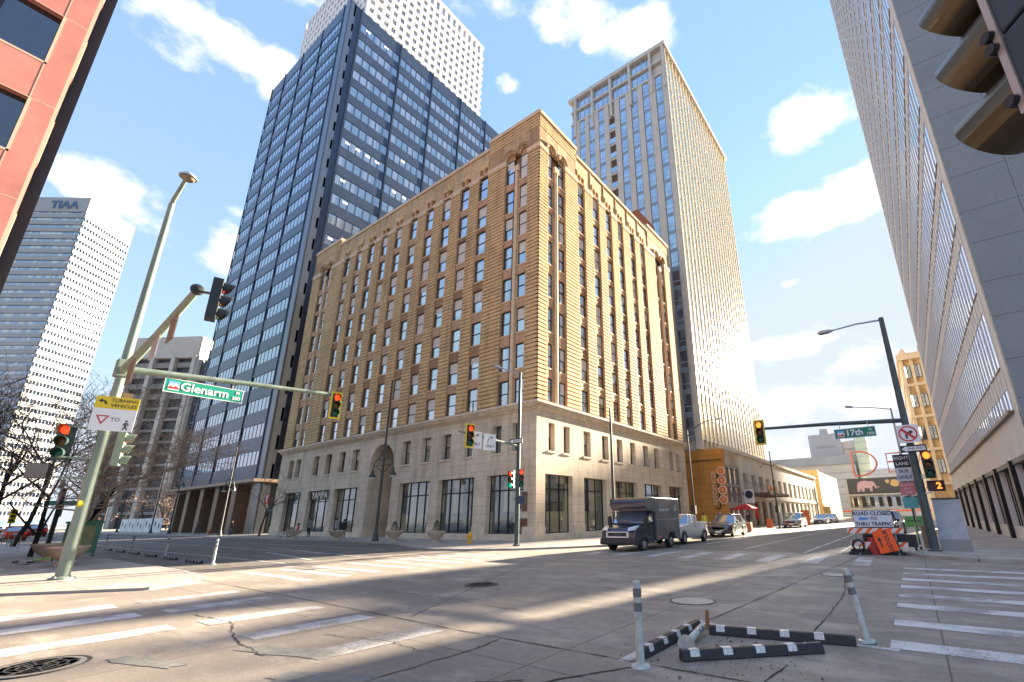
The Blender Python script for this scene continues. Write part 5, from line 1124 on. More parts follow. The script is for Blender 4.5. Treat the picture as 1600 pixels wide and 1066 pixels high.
def stop(label, a, c, ring=None, n=8, ht=.11, wd=.15):
    a, c = Vector((*a,0)), Vector((*c,0)); L = (c-a).length; t = thing('rubber_stop', label, 'wheel stop', tuple((a+c)/2), math.atan2(c.y-a.y, c.x-a.x), 'black rubber wheel stops on the island')
    b = MB(); x = L/2; sec = [(-wd/2,0),(-wd*.30,ht),(wd*.30,ht),(wd/2,0)]; b.prism([(-x+.02, y, z) for y, z in sec], (L-.04,0,0)); part('body', b, M_rub, t, bevel=.012)
    b = MB()
    for k in range(n//2):
        u0 = -x+.12+k*(L-.2)/(n/2); u1 = u0+(L/n)*.5
        for s in (-1,1):
            y0, z0, y1, z1 = s*wd*.5, .0, s*wd*.30, ht; f0, f1 = .4, .98; e = s*.0025
            pa = lambda u, f: (u, y0+(y1-y0)*f+e, z0+(z1-z0)*f+.001)
            b.face([pa(u0,f0), pa(u1,f0), pa(u1,f1), pa(u0,f1)])
        b.face([(u0,-wd*.29,ht+.002),(u1,-wd*.29,ht+.002),(u1,wd*.29,ht+.002),(u0,wd*.29,ht+.002)])
    part('reflector_patches', b, M_rubw, t); return t
stop('rubber stop on the left edge beside the upright delineator', (-2.93,5.42), (-2.93,7.25))
stop('rubber stop nearest the camera lying askew', (-2.52,5.58), (-1.20,6.82))
stop('rubber stop at the back running toward the leaning delineator', (-2.68,6.98), (-.88,7.36))
# grit round the island
random.seed(5); b = MB()
for k in range(300):
    x, y, s = random.gauss(-2.2,.45), random.gauss(6.2,.65), random.uniform(.003,.009)*(1 if k % 12 else 2.2)
    b.prism([(x+s*math.cos(a), y+s*math.sin(a), .0) for a in (0,1.9+random.random()*.5,4)], (s*.3,0,s*random.uniform(.6,1.4)))
solo('grit', b, mat('road_grit', (.16,.13,.11), .9, var=.5, vscale=30), 'loose grit and debris scattered round the rubber stops', 'debris', kind='stuff')
# left street delineators and stops
for x, y, lab in ((-23.0,7.55,'nearest white delineator of the left street row'),(-30.5,7.95,'second white delineator of the left street row'),(-38.2,8.3,'third white delineator of the left street row'),(-45.2,8.45,'farthest white delineator of the left street row')):
    delineator(lab, (x,y,0), h=.95, group='delineator row on the left street')
for k in range(6): x = -23.9-k*3.4; stop(('first','second','third','fourth','fifth','farthest')[k]+' low rubber stop counted from the near end of the left bike lane', (x,7.45+k*.1), (x-1.85,7.5+k*.1), n=8)
# planters
M_plant = mat('planter_cast_stone', (.56,.46,.36), .85, var=.12, vscale=5, bump=.2); M_soil = mat('soil', (.05,.035,.025), 1)
M_conif = mat('conifer_green', (.045,.075,.04), .9, var=.5, vscale=14); M_conif2 = mat('conifer_dark', (.05,.035,.03), .9, var=.5, vscale=14)
def planter(label, x, y, z=.09, r=.62, plant=0, group='bowl planters along the brick building', m=None):
    t = thing('planter', label, 'planter', (x,y,z), 0, group); b = MB(); b.lathe((0,0,0), [(.28,0),(.28,.08),(.17,.14),(.19,.2),(.36,.3),(r*.82,.48),(r*.95,.62),(r*1.03,.66),(r*1.03,.72),(r*.9,.72),(r*.88,.66)], 28); part('bowl', b, m or M_plant, t, smooth=True)
    b = MB(); b.lathe((0,0,.64), [(r*.88,0),(.001,.03)], 20); part('soil', b, M_soil, t)
    if plant:
        b = MB(); random.seed(int(abs(x)*10)); H = .72
        for k in range(900):
            f = random.random()**.8; rr = (.34*(1-f)**.7+.03)*random.uniform(.5,1.05); a = random.random()*6.283; p = Vector((rr*math.cos(a), rr*math.sin(a), .66+f*H)); s = .035; q = Vector((random.uniform(-1,1), random.uniform(-1,1), random.uniform(-.3,1))).normalized()*s; w = Vector((random.uniform(-1,1), random.uniform(-1,1), random.uniform(-1,1))).normalized()*s*.7
            b.face([p-w, p+w, p+q+w*.3])
        part('shrub', b, M_conif if plant == 1 else M_conif2, t)
    return t
planter('leftmost bowl planter, empty, by the bicycles', -46.2, 20.95); planter('empty bowl planter in front of the two people', -38.2, 20.6, r=.66); planter('bowl planter with a dark shrub left of the entrance bay', -29.7, 21.1, plant=2) if False else planter('bowl planter with a dark round shrub beside the lamp post', -31.1, 21.0, plant=2)
planter('bowl planter with a green conical shrub nearest the hydrant', -26.3, 20.95, plant=1)
M_plant2 = mat('planter_tan', (.58,.44,.31), .85, var=.12, vscale=5)
planter('tan bowl planter behind the foot of the big left pole', -27.6, 4.1, .05, .62, 0, 'tan bowl planters on the left corner', M_plant2); planter('second tan bowl planter farther left behind the scooter', -32.2, 4.2, .05, .62, 0, 'tan bowl planters on the left corner', M_plant2)
b = MB(); b.prism([(-1.6,-.6,0),(1.6,-.6,0),(1.8,-.7,.8),(-1.8,-.7,.8)], (0,1.3,0)); solo('planter_box', b, mat('planter_brown', (.2,.15,.11), .8, var=.1), 'long brown planter box at the left edge under the trees', 'planter', loc=(-43.0,2.6,.05))
# hydrants
def hydrant(label, loc, m, s=1.0, g=None):
    t = thing('fire_hydrant', label, 'hydrant', loc, 0, g); t.scale = (s,s,s); b = MB(); b.lathe((0,0,0), [(.15,0),(.15,.05),(.10,.07),(.10,.5),(.135,.52),(.135,.56),(.11,.6),(.07,.68),(.02,.7),(.02,.75),(.001,.75)], 16); part('barrel', b, m, t, smooth=True)
    for a in (-1,1): b = MB(); b.lathe((0,0,.42), [(.055,a*.08),(.055,a*.17),(.07,a*.17),(.07,a*.21),(.001,a*.21)], 12, axis='x'); part('outlet', b, m, t, smooth=True)
    b = MB(); b.lathe((0,0,.38), [(.07,-.08),(.07,-.17),(.085,-.17),(.085,-.22),(.001,-.22)], 12, axis='y'); part('outlet', b, m, t, smooth=True)
hydrant('yellow fire hydrant near the kerb before the corner entrance', (-22.9,20.85,.09), mat('hydrant_yellow', (.75,.42,.03), .5, var=.15, vscale=12))
hydrant('small orange hydrant far left by the navy tower arcade', (-72,22.6,.09), mat('hydrant_orange', (.55,.16,.04), .6))
# barricade with signs
bc = thing('barricade', 'orange striped road closed barricade standing in the right lane', 'barricade', (-1.42,22.75,0), R_(3)); bc.scale = (.88,.88,.9)
M_or = mat('safety_orange', (.85,.14,.01), .45); M_wh2 = mat('board_white', (.78,.76,.74), .5)
def board(z, x0=-1.1, x1=1.1, h=.22):
    b = MB(); b.bx(x0,x1,-.03,0,z,z+h); o = part('striped_board', b, M_wh2, bc); b = MB(); k = x0-.1
    while k < x1:
        pts = [(k,z),(k+.17,z),(k+.17+h,z+h),(k+h,z+h)]; pts = [(max(x0,min(x1,x)),zz) for x, zz in pts]
        if pts[1][0]-pts[0][0] > .02 or pts[2][0]-pts[3][0] > .02: b.prism([(x,-.034,zz) for x, zz in pts], (0,.002,0))
        k += .38
    part('orange_stripes', b, M_or, o)
board(.88); board(.32,-1.05,1.15,.2)
b = MB()
for x in (-.72,.75): b.bx(x-.03,x+.03,0,.05,.05,1.65); b.bx(x-.03,x+.03,-.6,.65,.02,.08)
part('frame', b, mat('frame_grey', (.3,.32,.32), .5, metal=.5), bc)
b = MB(); b.bx(-.76,.78,-.055,-.04,1.13,1.87); sp_ = part('sign_board', b, mat('plate_pale_blue', (.66,.70,.78), .5), bc)
b = MB(); b.panel(LOC_FR, (-.76,.78), (1.13,1.87), [(-.74,.76,1.15,1.85)], .055, .058); part('rim', b, M_bsign, sp_)
text('ROAD CLOSED', .225, M_bsign, sp_, (0.01,-.062,1.72), ext=.002, bold=.006); text('TO', .19, M_bsign, sp_, (0.06,-.062,1.50), ext=.002, bold=.005); text('THRU TRAFFIC', .215, M_bsign, sp_, (0.01,-.062,1.27), ext=.002, bold=.006)
b = MB(); [b.tube([(-.56+i*.06,-.064,1.45+.05*(i%2)),(-.50+i*.06,-.064,1.55-.05*(i%2))], .008, 4) for i in range(7)]; b.prism([(-.55,-.063,1.44),(-.2,-.063,1.46),(-.16,-.063,1.54),(-.5,-.063,1.57)], (0,.001,0)); part('blue_scribble', b, mat('scribble_blue', (.12,.3,.7), .5), sp_)
ds = thing('detour_sign', 'fallen bright orange sign with black writing leaning on the barricade', 'road work sign', (-1.12,22.5,.52), 0); ds.rotation_euler = (R_(-10), R_(-14), R_(-6)); b = MB(); b.bx(-.33,.33,-.012,.012,-.42,.42); part('plate', b, mat('flag_orange', (.95,.11,.01), .45, emit=(1,.12,.01), estr=.0), ds)
text('DETOUR', .2, M_bsign, ds, (.1,-.018,0), rot=(R_(90), R_(-90), 0), ext=.002, bold=.004); b = MB(); b.prism([(-.2,-.018,-.2),(-.15,-.018,-.2),(-.15,-.018,.05),(-.1,-.018,.05),(-.175,-.018,.2),(-.25,-.018,.05),(-.2,-.018,.05)], (0,.003,0)); part('arrow', b, M_bsign, ds)
for x, y, r, lab in ((-2.05,22.6,.0,'black plastic barricade foot piled at the left of the road closed boards'),(-1.0,22.95,.3,'black plastic crate shaped base stacked behind the orange sign')):
    b = MB(); b.bx(-.38,.38,-.3,.3,0,.1); b.bx(-.3,.3,-.22,.22,.1,.2); b.tube([(.2*math.cos(a),-.25,.35+.2*math.sin(a)) for a in [k*math.pi/6 for k in range(13)]], .05, 6); solo('rubber_weight', b, M_rub, lab, 'barricade base', loc=(x,y,0), rotz=r, bevel=.01)
b = MB(); b.bx(-.9,.9,-.12,.25,.28,.75); solo('folded_panels', b, M_rub, 'dark folded barricade panels stacked behind the striped boards', 'barricade panel', loc=(-1.0,23.1,.0), bevel=.03)
b = MB(); b.lathe((0,0,0), [(.3,0),(.26,.1),(.2,.5),(.18,.62),(.001,.64)], 16); solo('fallen_drum', b, mat('dull_red', (.45,.04,.03), .6), 'dull red plastic drum lying behind the orange sign', 'drum', loc=(-1.55,22.9,.0), smooth=True)
# scooter
def scooter(label, loc, rz, lay=False, m=None):
    t = thing('electric_scooter', label, 'scooter', loc, rz); wm = M_rub
    for x in (-.45,.45): b = MB(); b.lathe((x,0,.11), [(.11,-.025),(.11,.025),(.06,.03),(.06,-.03),(.11,-.025)], 18, axis='y'); part('wheel', b, wm, t, smooth=True)
    b = MB(); b.bx(-.38,.34,-.08,.08,.12,.18); part('deck', b, m or M_wsign, t, bevel=.02); b = MB(); b.tube([(.42,0,.14),(.33,0,.55),(.28,0,1.12)], .028, 8); part('stem', b, mat('scooter_green', (.25,.6,.15), .5), t, smooth=True)
    b = MB(); b.tube([(.27,-.24,1.13),(.27,.24,1.13)], .018, 8); part('handlebar', b, M_sblack, t)
    if lay: t.rotation_euler = (R_(86), 0, rz)
    return t
scooter('green stemmed electric scooter parked by the right signal pole', (-.12,24.55,.09), R_(80))
scooter('electric scooter lying on the left pavement near the planters', (-30.2,3.2,.13), R_(200), True)
# grey cabinets, newspaper boxes
b = MB(); b.prism([(-.48,-.35,0),(.48,-.35,0),(.44,-.35,1.98),(-.44,-.35,1.98)], (0,.7,0)); t = thing('utility_cabinet', 'tall pale grey utility cabinet behind the right signal pole', 'cabinet', (1.15,25.0,.09), R_(-4)); part('body', b, mat('cabinet_grey', (.42,.46,.52), .5, metal=.2, var=.12, vscale=3), t, bevel=.02)
b = MB(); b.bx(-.5,.5,-.37,.37,0,.42); part('plinth', b, mat('cabinet_base', (.3,.31,.3), .8), t); b = MB(); b.bx(-.47,.47,-.38,.38,1.98,2.03); part('lid', b, M_green, t)
b = MB(); b.bx(-.25,.25,-.2,.2,0,.85); b.bx(-.27,.27,-.22,.22,.85,.92); solo('waste_box', b, mat('box_brown', (.3,.22,.15), .7, var=.2), 'low brown waste box behind the scooter on the right corner', 'box', loc=(.35,26.2,.09), bevel=.02)
# left corner: green kiosk, leaning posts, sign cabinet
ks = thing('green_kiosk', 'green framed map kiosk with tan panel behind the big left pole', 'kiosk', (-33.8,5.35,.05), R_(55)); b = MB(); b.panel(LOC_FR, (-.6,.6), (.2,1.6), [(-.5,.5,.3,1.48)], -.06, .06); [b.bx(x,x+.06,-.06,.06,0,1.6) for x in (-.66,.6)]; b.bx(-.7,.7,-.12,.12,1.58,1.68); part('frame', b, mat('kiosk_green', (.10,.28,.17), .5), ks)
b = MB(); b.bx(-.5,.5,-.02,.02,.3,1.48); part('map_panel', b, mat('map_panel', (.45,.36,.2), .6, col2=(.2,.35,.16), vscale=3), ks)
b = MB(); b.bx(-.1,.12,-.1,.1,0,3.6); t = thing('square_post', 'dark square post with a pink notice near the left trees', 'post', (-41,5.2,.05)); part('post', b, M_sblack, t); b = MB(); b.bx(-.1,.7,-.16,-.12,2.7,3.3); part('pink_notice', b, mat('notice_pink', (.55,.25,.25), .6), t)
b = MB(); b.bx(-.9,.5,-.16,-.12,3.6,4.1); part('grey_header', b, mat('header_grey', (.35,.32,.28), .6), t)
# thin railing of bike racks at far left corner
for k in range(7):
    b = MB(); b.tube([(0,0,0),(0,0,.85)], .03, 6); solo('short_bollard', b, mat('bollard_tan', (.4,.33,.26), .7), ('nearest','second','third','fourth','fifth','sixth','farthest')[k]+' thin tan bollard of the row along the left plaza edge', 'bollard', 'thin bollards along the left plaza', loc=(-52-k*3.2,5.2,.05))
# ---------------------------------------------------------------- vehicles
M_tyre = mat('tyre', (.02,.02,.02), .8); M_rim = mat('wheel_rim', (.40,.41,.42), .35, metal=.7); M_cgl = glassmat('car_glass', (.02,.025,.03), .6, wob=.05); M_trim = mat('car_trim', (.03,.03,.033), .5)
M_head = mat('headlight_glass', (.7,.72,.75), .15, metal=.3); M_tail = mat('tail_light', (.45,.015,.01), .3, emit=(1,.05,.02), estr=.08); M_platew = mat('number_plate', (.7,.7,.7), .5)
def paintm(name, c, rough=.25, metal=.2): return mat(name, c, rough, metal=metal, coat=.6)
def wheel(t, x, y, r=.33, w=.22, side=1):
    b = MB(); b.lathe((x, y, r), [(r*.62,-w/2),(r*.9,-w/2),(r,-w*.35),(r,w*.35),(r*.9,w/2),(r*.62,w/2),(r*.62,-w/2)], 24, axis='y'); o = part('wheel', b, M_tyre, t, smooth=True)
    b = MB(); yo = y+side*w*.42; b.lathe((x, yo, r), [(r*.62,side*.01),(r*.55,-side*.03),(.05,-side*.02),(.001,side*.01)], 24, axis='y'); b2 = b
    for k in range(6): a = k*math.pi/3; c, s = math.cos(a), math.sin(a); b2.prism([(x+c*.05-s*.03, yo, r+s*.05+c*.03),(x+c*r*.6-s*.02, yo, r+s*r*.6+c*.02),(x+c*r*.6+s*.02, yo, r+s*r*.6-c*.02),(x+c*.05+s*.03, yo, r+s*.05-c*.03)], (0,side*.015,0))
    part('rim', b2, M_rim, o, smooth=True)
def loft(sts, close=True):
    """sts: list of (x, [(y,z)...] half section from bottom centre to top centre)"""
    b = MB(); n = len(sts[0][1]); rows = []
    for x, sec in sts:
        full = [(x, y, z) for y, z in sec] + [(x, -y, z) for y, z in sec[::-1] if True]; rows.append(len(b.v)); b.v += full
    m = 2*n
    for i in range(len(sts)-1):
        for k in range(m): k2 = (k+1) % m; b.f.append((rows[i]+k, rows[i]+k2, rows[i+1]+k2, rows[i+1]+k)); b.m.append(0)
    for r in (rows[0], rows[-1]): b.f.append(tuple(r+k for k in range(m))); b.m.append(0)
    return b
def car(label, cat, loc, deg, pm, kind='sedan', group=None, L=4.6, Wd=1.82, rear=False, s=1.0):
    """front towards local -x"""
    t = thing('parked_car' if kind != 'pickup' else 'pickup_truck', label, cat, loc, R_(deg), group); t.scale = (s,s,s)
    w = Wd/2; h = L/2; r = .33 if kind == 'sedan' else .37
    P = {'sedan': dict(hood=.78, belt=.92, deck=.98, roof=1.44, a=-.85, b0=-.25, b1=.85, c=1.55, gc=.17), 'suv': dict(hood=.95, belt=1.05, deck=1.1, roof=1.68, a=-.95, b0=-.35, b1=1.6, c=2.15, gc=.2),
         'pickup': dict(hood=1.08, belt=1.18, deck=1.15, roof=1.76, a=-1.0, b0=-.5, b1=.55, c=.85, gc=.32)}[kind]
    def sec(wf, zb, zt, cr=.04): return [(0,zb),(w*wf*.9,zb),(w*wf,zb+.12),(w*wf*1.0,(zb+zt)/2),(w*wf*.97,zt-.05),(w*wf*.88,zt),(0,zt+cr)]
    g = P['gc']
    st = [(-h, sec(.80,g+.16,P['hood']-.20)), (-h+.12, sec(.93,g+.02,P['hood']-.08)), (-h+.5, sec(.99,g,P['hood'])), (P['a'], sec(1,g,P['belt'])), (P['b0'], sec(1,g,P['belt']+.02)), (P['c'] if kind != 'pickup' else 1.0, sec(1,g,P['deck']))]
    st += [(h-.4, sec(.99,g,P['deck'])), (h-.1, sec(.95,g+.05,P['deck']-.03)), (h, sec(.88,g+.2,P['deck']-.15))]
    part('body', loft(st), pm, t, smooth=True)
    # cabin glass and roof
    zb, zr = P['belt']-.02, P['roof']
    def cs(wf, z0, z1): return [(0,z0),(w*.93,z0),(w*wf,z1-.04),(w*wf*.9,z1),(0,z1+.01)]
    gl = loft([(P['a'], cs(.88, zb-.03, zb+.03)), (P['b0'], cs(.78, zb, zr-.03)), (P['b1'], cs(.78, zb, zr-.03)), (P['c'], cs(.86, zb, zb+(.06 if kind == 'sedan' else .1 if kind != 'pickup' else .12)))]); part('windows', gl, M_cgl, t, smooth=True)
    rf = loft([(P['b0']-.06, [(0,zr-.06),(w*.74,zr-.07),(w*.76,zr-.05),(w*.7,zr-.02),(0,zr-.0)]), (P['b0']+.2, [(0,zr-.06),(w*.79,zr-.07),(w*.79,zr-.03),(w*.7,zr+.01),(0,zr+.02)]), (P['b1']-.1, [(0,zr-.06),(w*.79,zr-.07),(w*.79,zr-.03),(w*.7,zr+.01),(0,zr+.02)]), (P['b1']+.1, [(0,zr-.08),(w*.76,zr-.09),(w*.76,zr-.06),(w*.68,zr-.03),(0,zr-.02)])]); part('roof', rf, pm, t, smooth=True)
    b = MB()
    for sd in (-1,1):
        b.tube([(P['a'],sd*w*.89,zb),(P['b0'],sd*w*.785,zr-.05)], .03, 6); b.tube([(P['c'],sd*w*.88,zb+.03),(P['b1'],sd*w*.785,zr-.06)], .045, 6); xm = (P['b0']+P['b1'])/2+.1; b.tube([(xm,sd*w*.94,zb),(xm,sd*w*.79,zr-.05)], .03, 6)
        if kind == 'suv': b.tube([(P['b1']-.35,sd*w*.94,zb),(P['b1']-.45,sd*w*.79,zr-.05)], .035, 6)
    part('pillars', b, pm, t, smooth=True)
    for x in (-h+.85, h-.9):
        for sd in (-1,1):
            wheel(t, x, sd*(w-.1), r, .22, sd)
            b = MB(); b.tube([(x+(r+.05)*math.cos(a), sd*(w-.01), r+(r+.05)*math.sin(a)) for a in [math.pi*k/10 for k in range(11)]], .035, 6); part('wheel_arch', b, M_trim, t)
    b = MB(); b.bx(-h-.03,-h+.14,-w*.62,w*.62,g+.08,g+.2); b.bx(-h-.0,-h+.1,-w*.5,w*.5,P['hood']-.42,P['hood']-.22); part('grille', b, M_trim, t, bevel=.01)
    for sd in (-1,1):
        b = MB(); b.bx(-h+.02,-h+.22,sd*w*.58-.16,sd*w*.58+.16,P['hood']-.30,P['hood']-.16); part('headlight', b, M_head, t, bevel=.02)
        b = MB(); b.bx(h-.12,h+.0,sd*w*.72-.14,sd*w*.72+.14,P['deck']-.34,P['deck']-.14); part('tail_light', b, M_tail, t, bevel=.02)
        b = MB(); b.bx(P['a']+.25,P['a']+.42,sd*(w+.08)-.09,sd*(w+.08)+.09,zb-.0,zb+.16); part('mirror', b, pm, t, bevel=.03)
        b = MB(); b.bx(.0,.2,sd*w*1.0-.012,sd*w*1.0+.012,zb-.14,zb-.11); part('door_handle', b, M_trim, t)
    b = MB(); b.bx(-h-.045,-h-.0,-.25,.25,g+.1,g+.24); b.bx(h-.02,h+.02,-.25,.25,P['deck']-.4,P['deck']-.26); part('number_plate', b, M_platew, t)
    if kind == 'pickup':
        b = MB(); b.bx(1.05,h-.1,-w*.78,w*.78,P['deck']-.35,P['deck']+.06); part('bed_void', b, M_trim, t)
        b = MB(); b.panel(Fr(0,0,0), (0,0),(0,0), [], 0, 0); b.bx(1.0,h,-w*.97,-w*.8,P['deck']-.05,P['deck']+.13); b.bx(1.0,h,w*.8,w*.97,P['deck']-.05,P['deck']+.13); b.bx(h-.08,h,-w*.8,w*.8,P['deck']-.05,P['deck']+.13); part('bed_rail', b, pm, t, bevel=.02)
    return t
M_cw = paintm('white_car_paint', (.66,.65,.63)); M_cg = paintm('grey_car_paint', (.10,.105,.11), .3, .5); M_cs = paintm('silver_car_paint', (.42,.42,.42), .3, .6); M_cr = paintm('red_car_paint', (.35,.02,.015)); M_co = paintm('orange_car_paint', (.6,.08,.015)); M_cd = paintm('dark_car_paint', (.03,.03,.04))
# cars on 17th come towards the camera: front (-x local) must point to -y  => rotate +90
car('white crew cab pickup parked behind the dark delivery truck', 'pickup truck', (-11.9,28.1,0), 90, M_cw, 'pickup', None, 5.2, 1.85, s=.93)
car('dark grey crossover parked on its own past the pickup', 'car', (-12.1,37.6,0), 90, M_cg, 'suv', None, 4.5, 1.84, s=.97)
car('silver sports utility car parked beyond the hotel canopy', 'car', (-11.9,62.5,0), 90, M_cs, 'suv', None, 4.6, 1.9)
car('white low car parked just past the silver one', 'car', (-11.9,83,0), 90, M_cw, 'sedan', 'white cars far up 17th'); car('second white car parked behind the first far up 17th', 'car', (-11.8,92,0), 90, M_cw, 'sedan', 'white cars far up 17th')
car('black car standing behind the road closed barricade', 'car', (-1.9,36,0), 90, M_cd, 'suv'); car('white car just behind the black car near the barricade', 'car', (-1.7,44,0), 90, M_cw, 'suv')
# cars down the left street (driving away to -x)
car('dark sedan with lit red tail lights driving off on the left street', 'car', (-92,14.5,0), 0, M_cd, 'sedan', 'cars down the left street'); car('dark red hatchback left of the dark sedan', 'car', (-99,11.0,0), 0, M_cr, 'suv', 'cars down the left street')
car('bright orange car partly hidden behind the big left pole', 'car', (-78,7.2,0), 0, M_co, 'suv', 'cars down the left street', s=.9); car('small red car far left between the tree trunks', 'car', (-112,8.2,0), 0, M_cr, 'sedan', 'cars down the left street')
car('silver car farthest left beyond the tree trunks', 'car', (-120,3.6,.05), 0, M_cs, 'sedan', 'cars down the left street')
# ---- delivery truck, front to -y. built with x across, y back
tr = thing('delivery_truck', 'dark blue grey box delivery truck with a rounded overcab parked by the corner building', 'delivery truck', (-11.62,19.75,0)); tr.scale = (.97,.97,.86)
M_tk = paintm('truck_navy', (.05,.057,.075), .25, .2); M_bxp = paintm('truck_box_grey', (.10,.11,.115), .35, .1)
b = MB(); W2 = .95
prof = [(.0,.42),(-.06,.6),(-.03,.98),(.12,1.22),(.62,1.36),(1.0,1.40),(1.62,2.05),(1.75,2.05),(2.2,2.05),(2.2,.42)]
b.prism([(-W2, y+.15, z) for y, z in prof], (2*W2,0,0)); part('cab', b, M_tk, tr, bevel=.07)
b = MB(); b.prism([(-.88,1.13,1.42),(.88,1.13,1.42),(.82,1.76,2.06),(-.82,1.76,2.06)], (0,-.05,.05)); part('windscreen', b, glassmat('sky_tint_windscreen', (.02,.09,.2), .9, wob=.3), tr)  # sky reflection put into the blue glass tint
for s in (-1,1):
    b = MB(); b.prism([(s*(W2+.004),1.3,1.36),(s*(W2+.004),2.1,1.36),(s*(W2+.004),2.1,1.98),(s*(W2+.004),1.78,1.98)], (s*.012,0,0)); part('side_window', b, M_cgl, tr)
    b = MB(); b.prism([(s*.94,.12,1.10),(s*.56,.06,1.06),(s*.56,.16,1.22),(s*.94,.62,1.34)], (0,-.02,.03)); part('headlight', b, M_head, tr, bevel=.02)
    b = MB(); b.bx(s*1.02-.05 if s > 0 else -1.12, s*1.02+.10 if s > 0 else -.97, 1.0,1.22,1.35,1.85); b.bx(min(s*.9,s*1.05),max(s*.9,s*1.05),1.1,1.16,1.4,1.5); part('mirror', b, M_trim, tr, bevel=.03)
    for y in (.95, 4.35): wheel_o = None
b = MB(); b.panel(Fr(0,0,0), (-.62,.62), (.72,1.04), [(-.53,.53,.79,.98)], -.13, .0); b.v = [(x, y-.0, z) for x, y, z in b.v]; part('grille_surround', b, M_head, tr, bevel=.015)
b = MB(); b.bx(-.56,.56,-.0+.05,.12,.76,1.0); part('grille', b, M_trim, tr)
b = MB(); b.prism([(-.98,.0,.35),(-.98,-.04,.45),(-.98,.02,.7),(-.98,.5,.7),(-.98,.5,.35)], (1.96,0,0)); part('bumper', b, M_trim, tr, bevel=.03)
text('RAM 3500' if False else '- - - - -', .12, M_head, tr, (0,.03,.885), ext=.002)
# wheels (axis along x)
def wheelx(t, x, y, r, w, side):
    b = MB(); b.lathe((x, y, r), [(r*.6,-w/2),(r*.9,-w/2),(r,-w*.35),(r,w*.35),(r*.9,w/2),(r*.6,w/2),(r*.6,-w/2)], 24, axis='x'); o = part('wheel', b, M_tyre, t, smooth=True)
    b = MB(); xo = x+side*w*.4; b.lathe((xo, y, r), [(r*.62,side*.01),(r*.5,-side*.03),(r*.3,side*.02),(.001,side*.03)], 20, axis='x'); part('rim', b, M_rim, o, smooth=True)
for s in (-1,1): wheelx(tr, s*.84, 1.0, .37, .24, s); wheelx(tr, s*.84, 4.15, .37, .24, s)
for s in (-1,1):
    b = MB(); b.tube([(s*.955, 1.0+.44*math.cos(a), .37+.44*math.sin(a)) for a in [math.pi*k/12 for k in range(13)]], .04, 6); part('wheel_arch', b, M_trim, tr)
# box with rounded overcab nose
sec = []; pr2 = [(1.50,2.12),(1.34,2.16),(1.22,2.26),(1.17,2.40),(1.18,2.54),(1.25,2.68),(1.38,2.80),(1.58,2.87),(1.9,2.90),(5.3,2.90),(5.3,.48),(4.65,.48),(4.55,.72),(4.35,.86),(3.95,.86),(3.75,.72),(3.65,.48),(2.3,.48),(2.3,2.0),(1.9,2.10)]
b = MB(); b.prism([(-1.04, y, z) for y, z in pr2], (2.08,0,0)); part('box_body', b, M_bxp, tr, bevel=.06)
ns2 = [(1.34,2.16),(1.22,2.26),(1.17,2.40),(1.18,2.54),(1.25,2.68),(1.38,2.80),(1.58,2.87)]; b = MB(); b.prism([(-1.0, y-.004, z+.004) for y, z in ns2] + [(-1.0, y+.02, z-.02) for y, z in ns2[::-1]], (2.0,0,0)); part('nose_panel', b, M_tk, tr, smooth=True)
b = MB(); b.bx(1.04,1.055,2.4,5.28,1.62,1.66); b.bx(1.04,1.05,2.32,2.36,.5,2.8); [b.bx(1.04,1.05,y,y+.02,.5,1.62) for y in (3.5,4.7)]; part('rub_rail', b, M_rim, tr)
b = MB(); b.prism([(1.0+.045, 2.25, .5),(1.045,2.3,.5),(1.045,2.3,1.98),(1.045,2.25,1.98)], (.01,0,0)); part('door_seam', b, M_trim, tr)
text('a great time', .26, M_wsign, tr, (1.06,3.25,2.2), rot=(R_(90),0,R_(90)), ext=.002, bold=.004); text('#have', .16, mat('pale_blue_print', (.2,.4,.7), .5), tr, (1.06,2.85,2.42), rot=(R_(90),0,R_(90)), ext=.002)
b = MB(); b.lathe((1.05,4.75,2.3), [(.17,-.004),(.17,.006),(.135,.006),(.135,-.004),(.17,-.004)], 20, axis='x'); b.tube([(1.06,4.62,2.28),(1.06,4.75,2.2),(1.06,4.88,2.28)], .018, 5); part('round_logo', b, M_wsign, tr)
b = MB(); b.bx(1.04,1.06,2.5,2.6,.62,.7); part('marker_light', b, M_tail, tr)
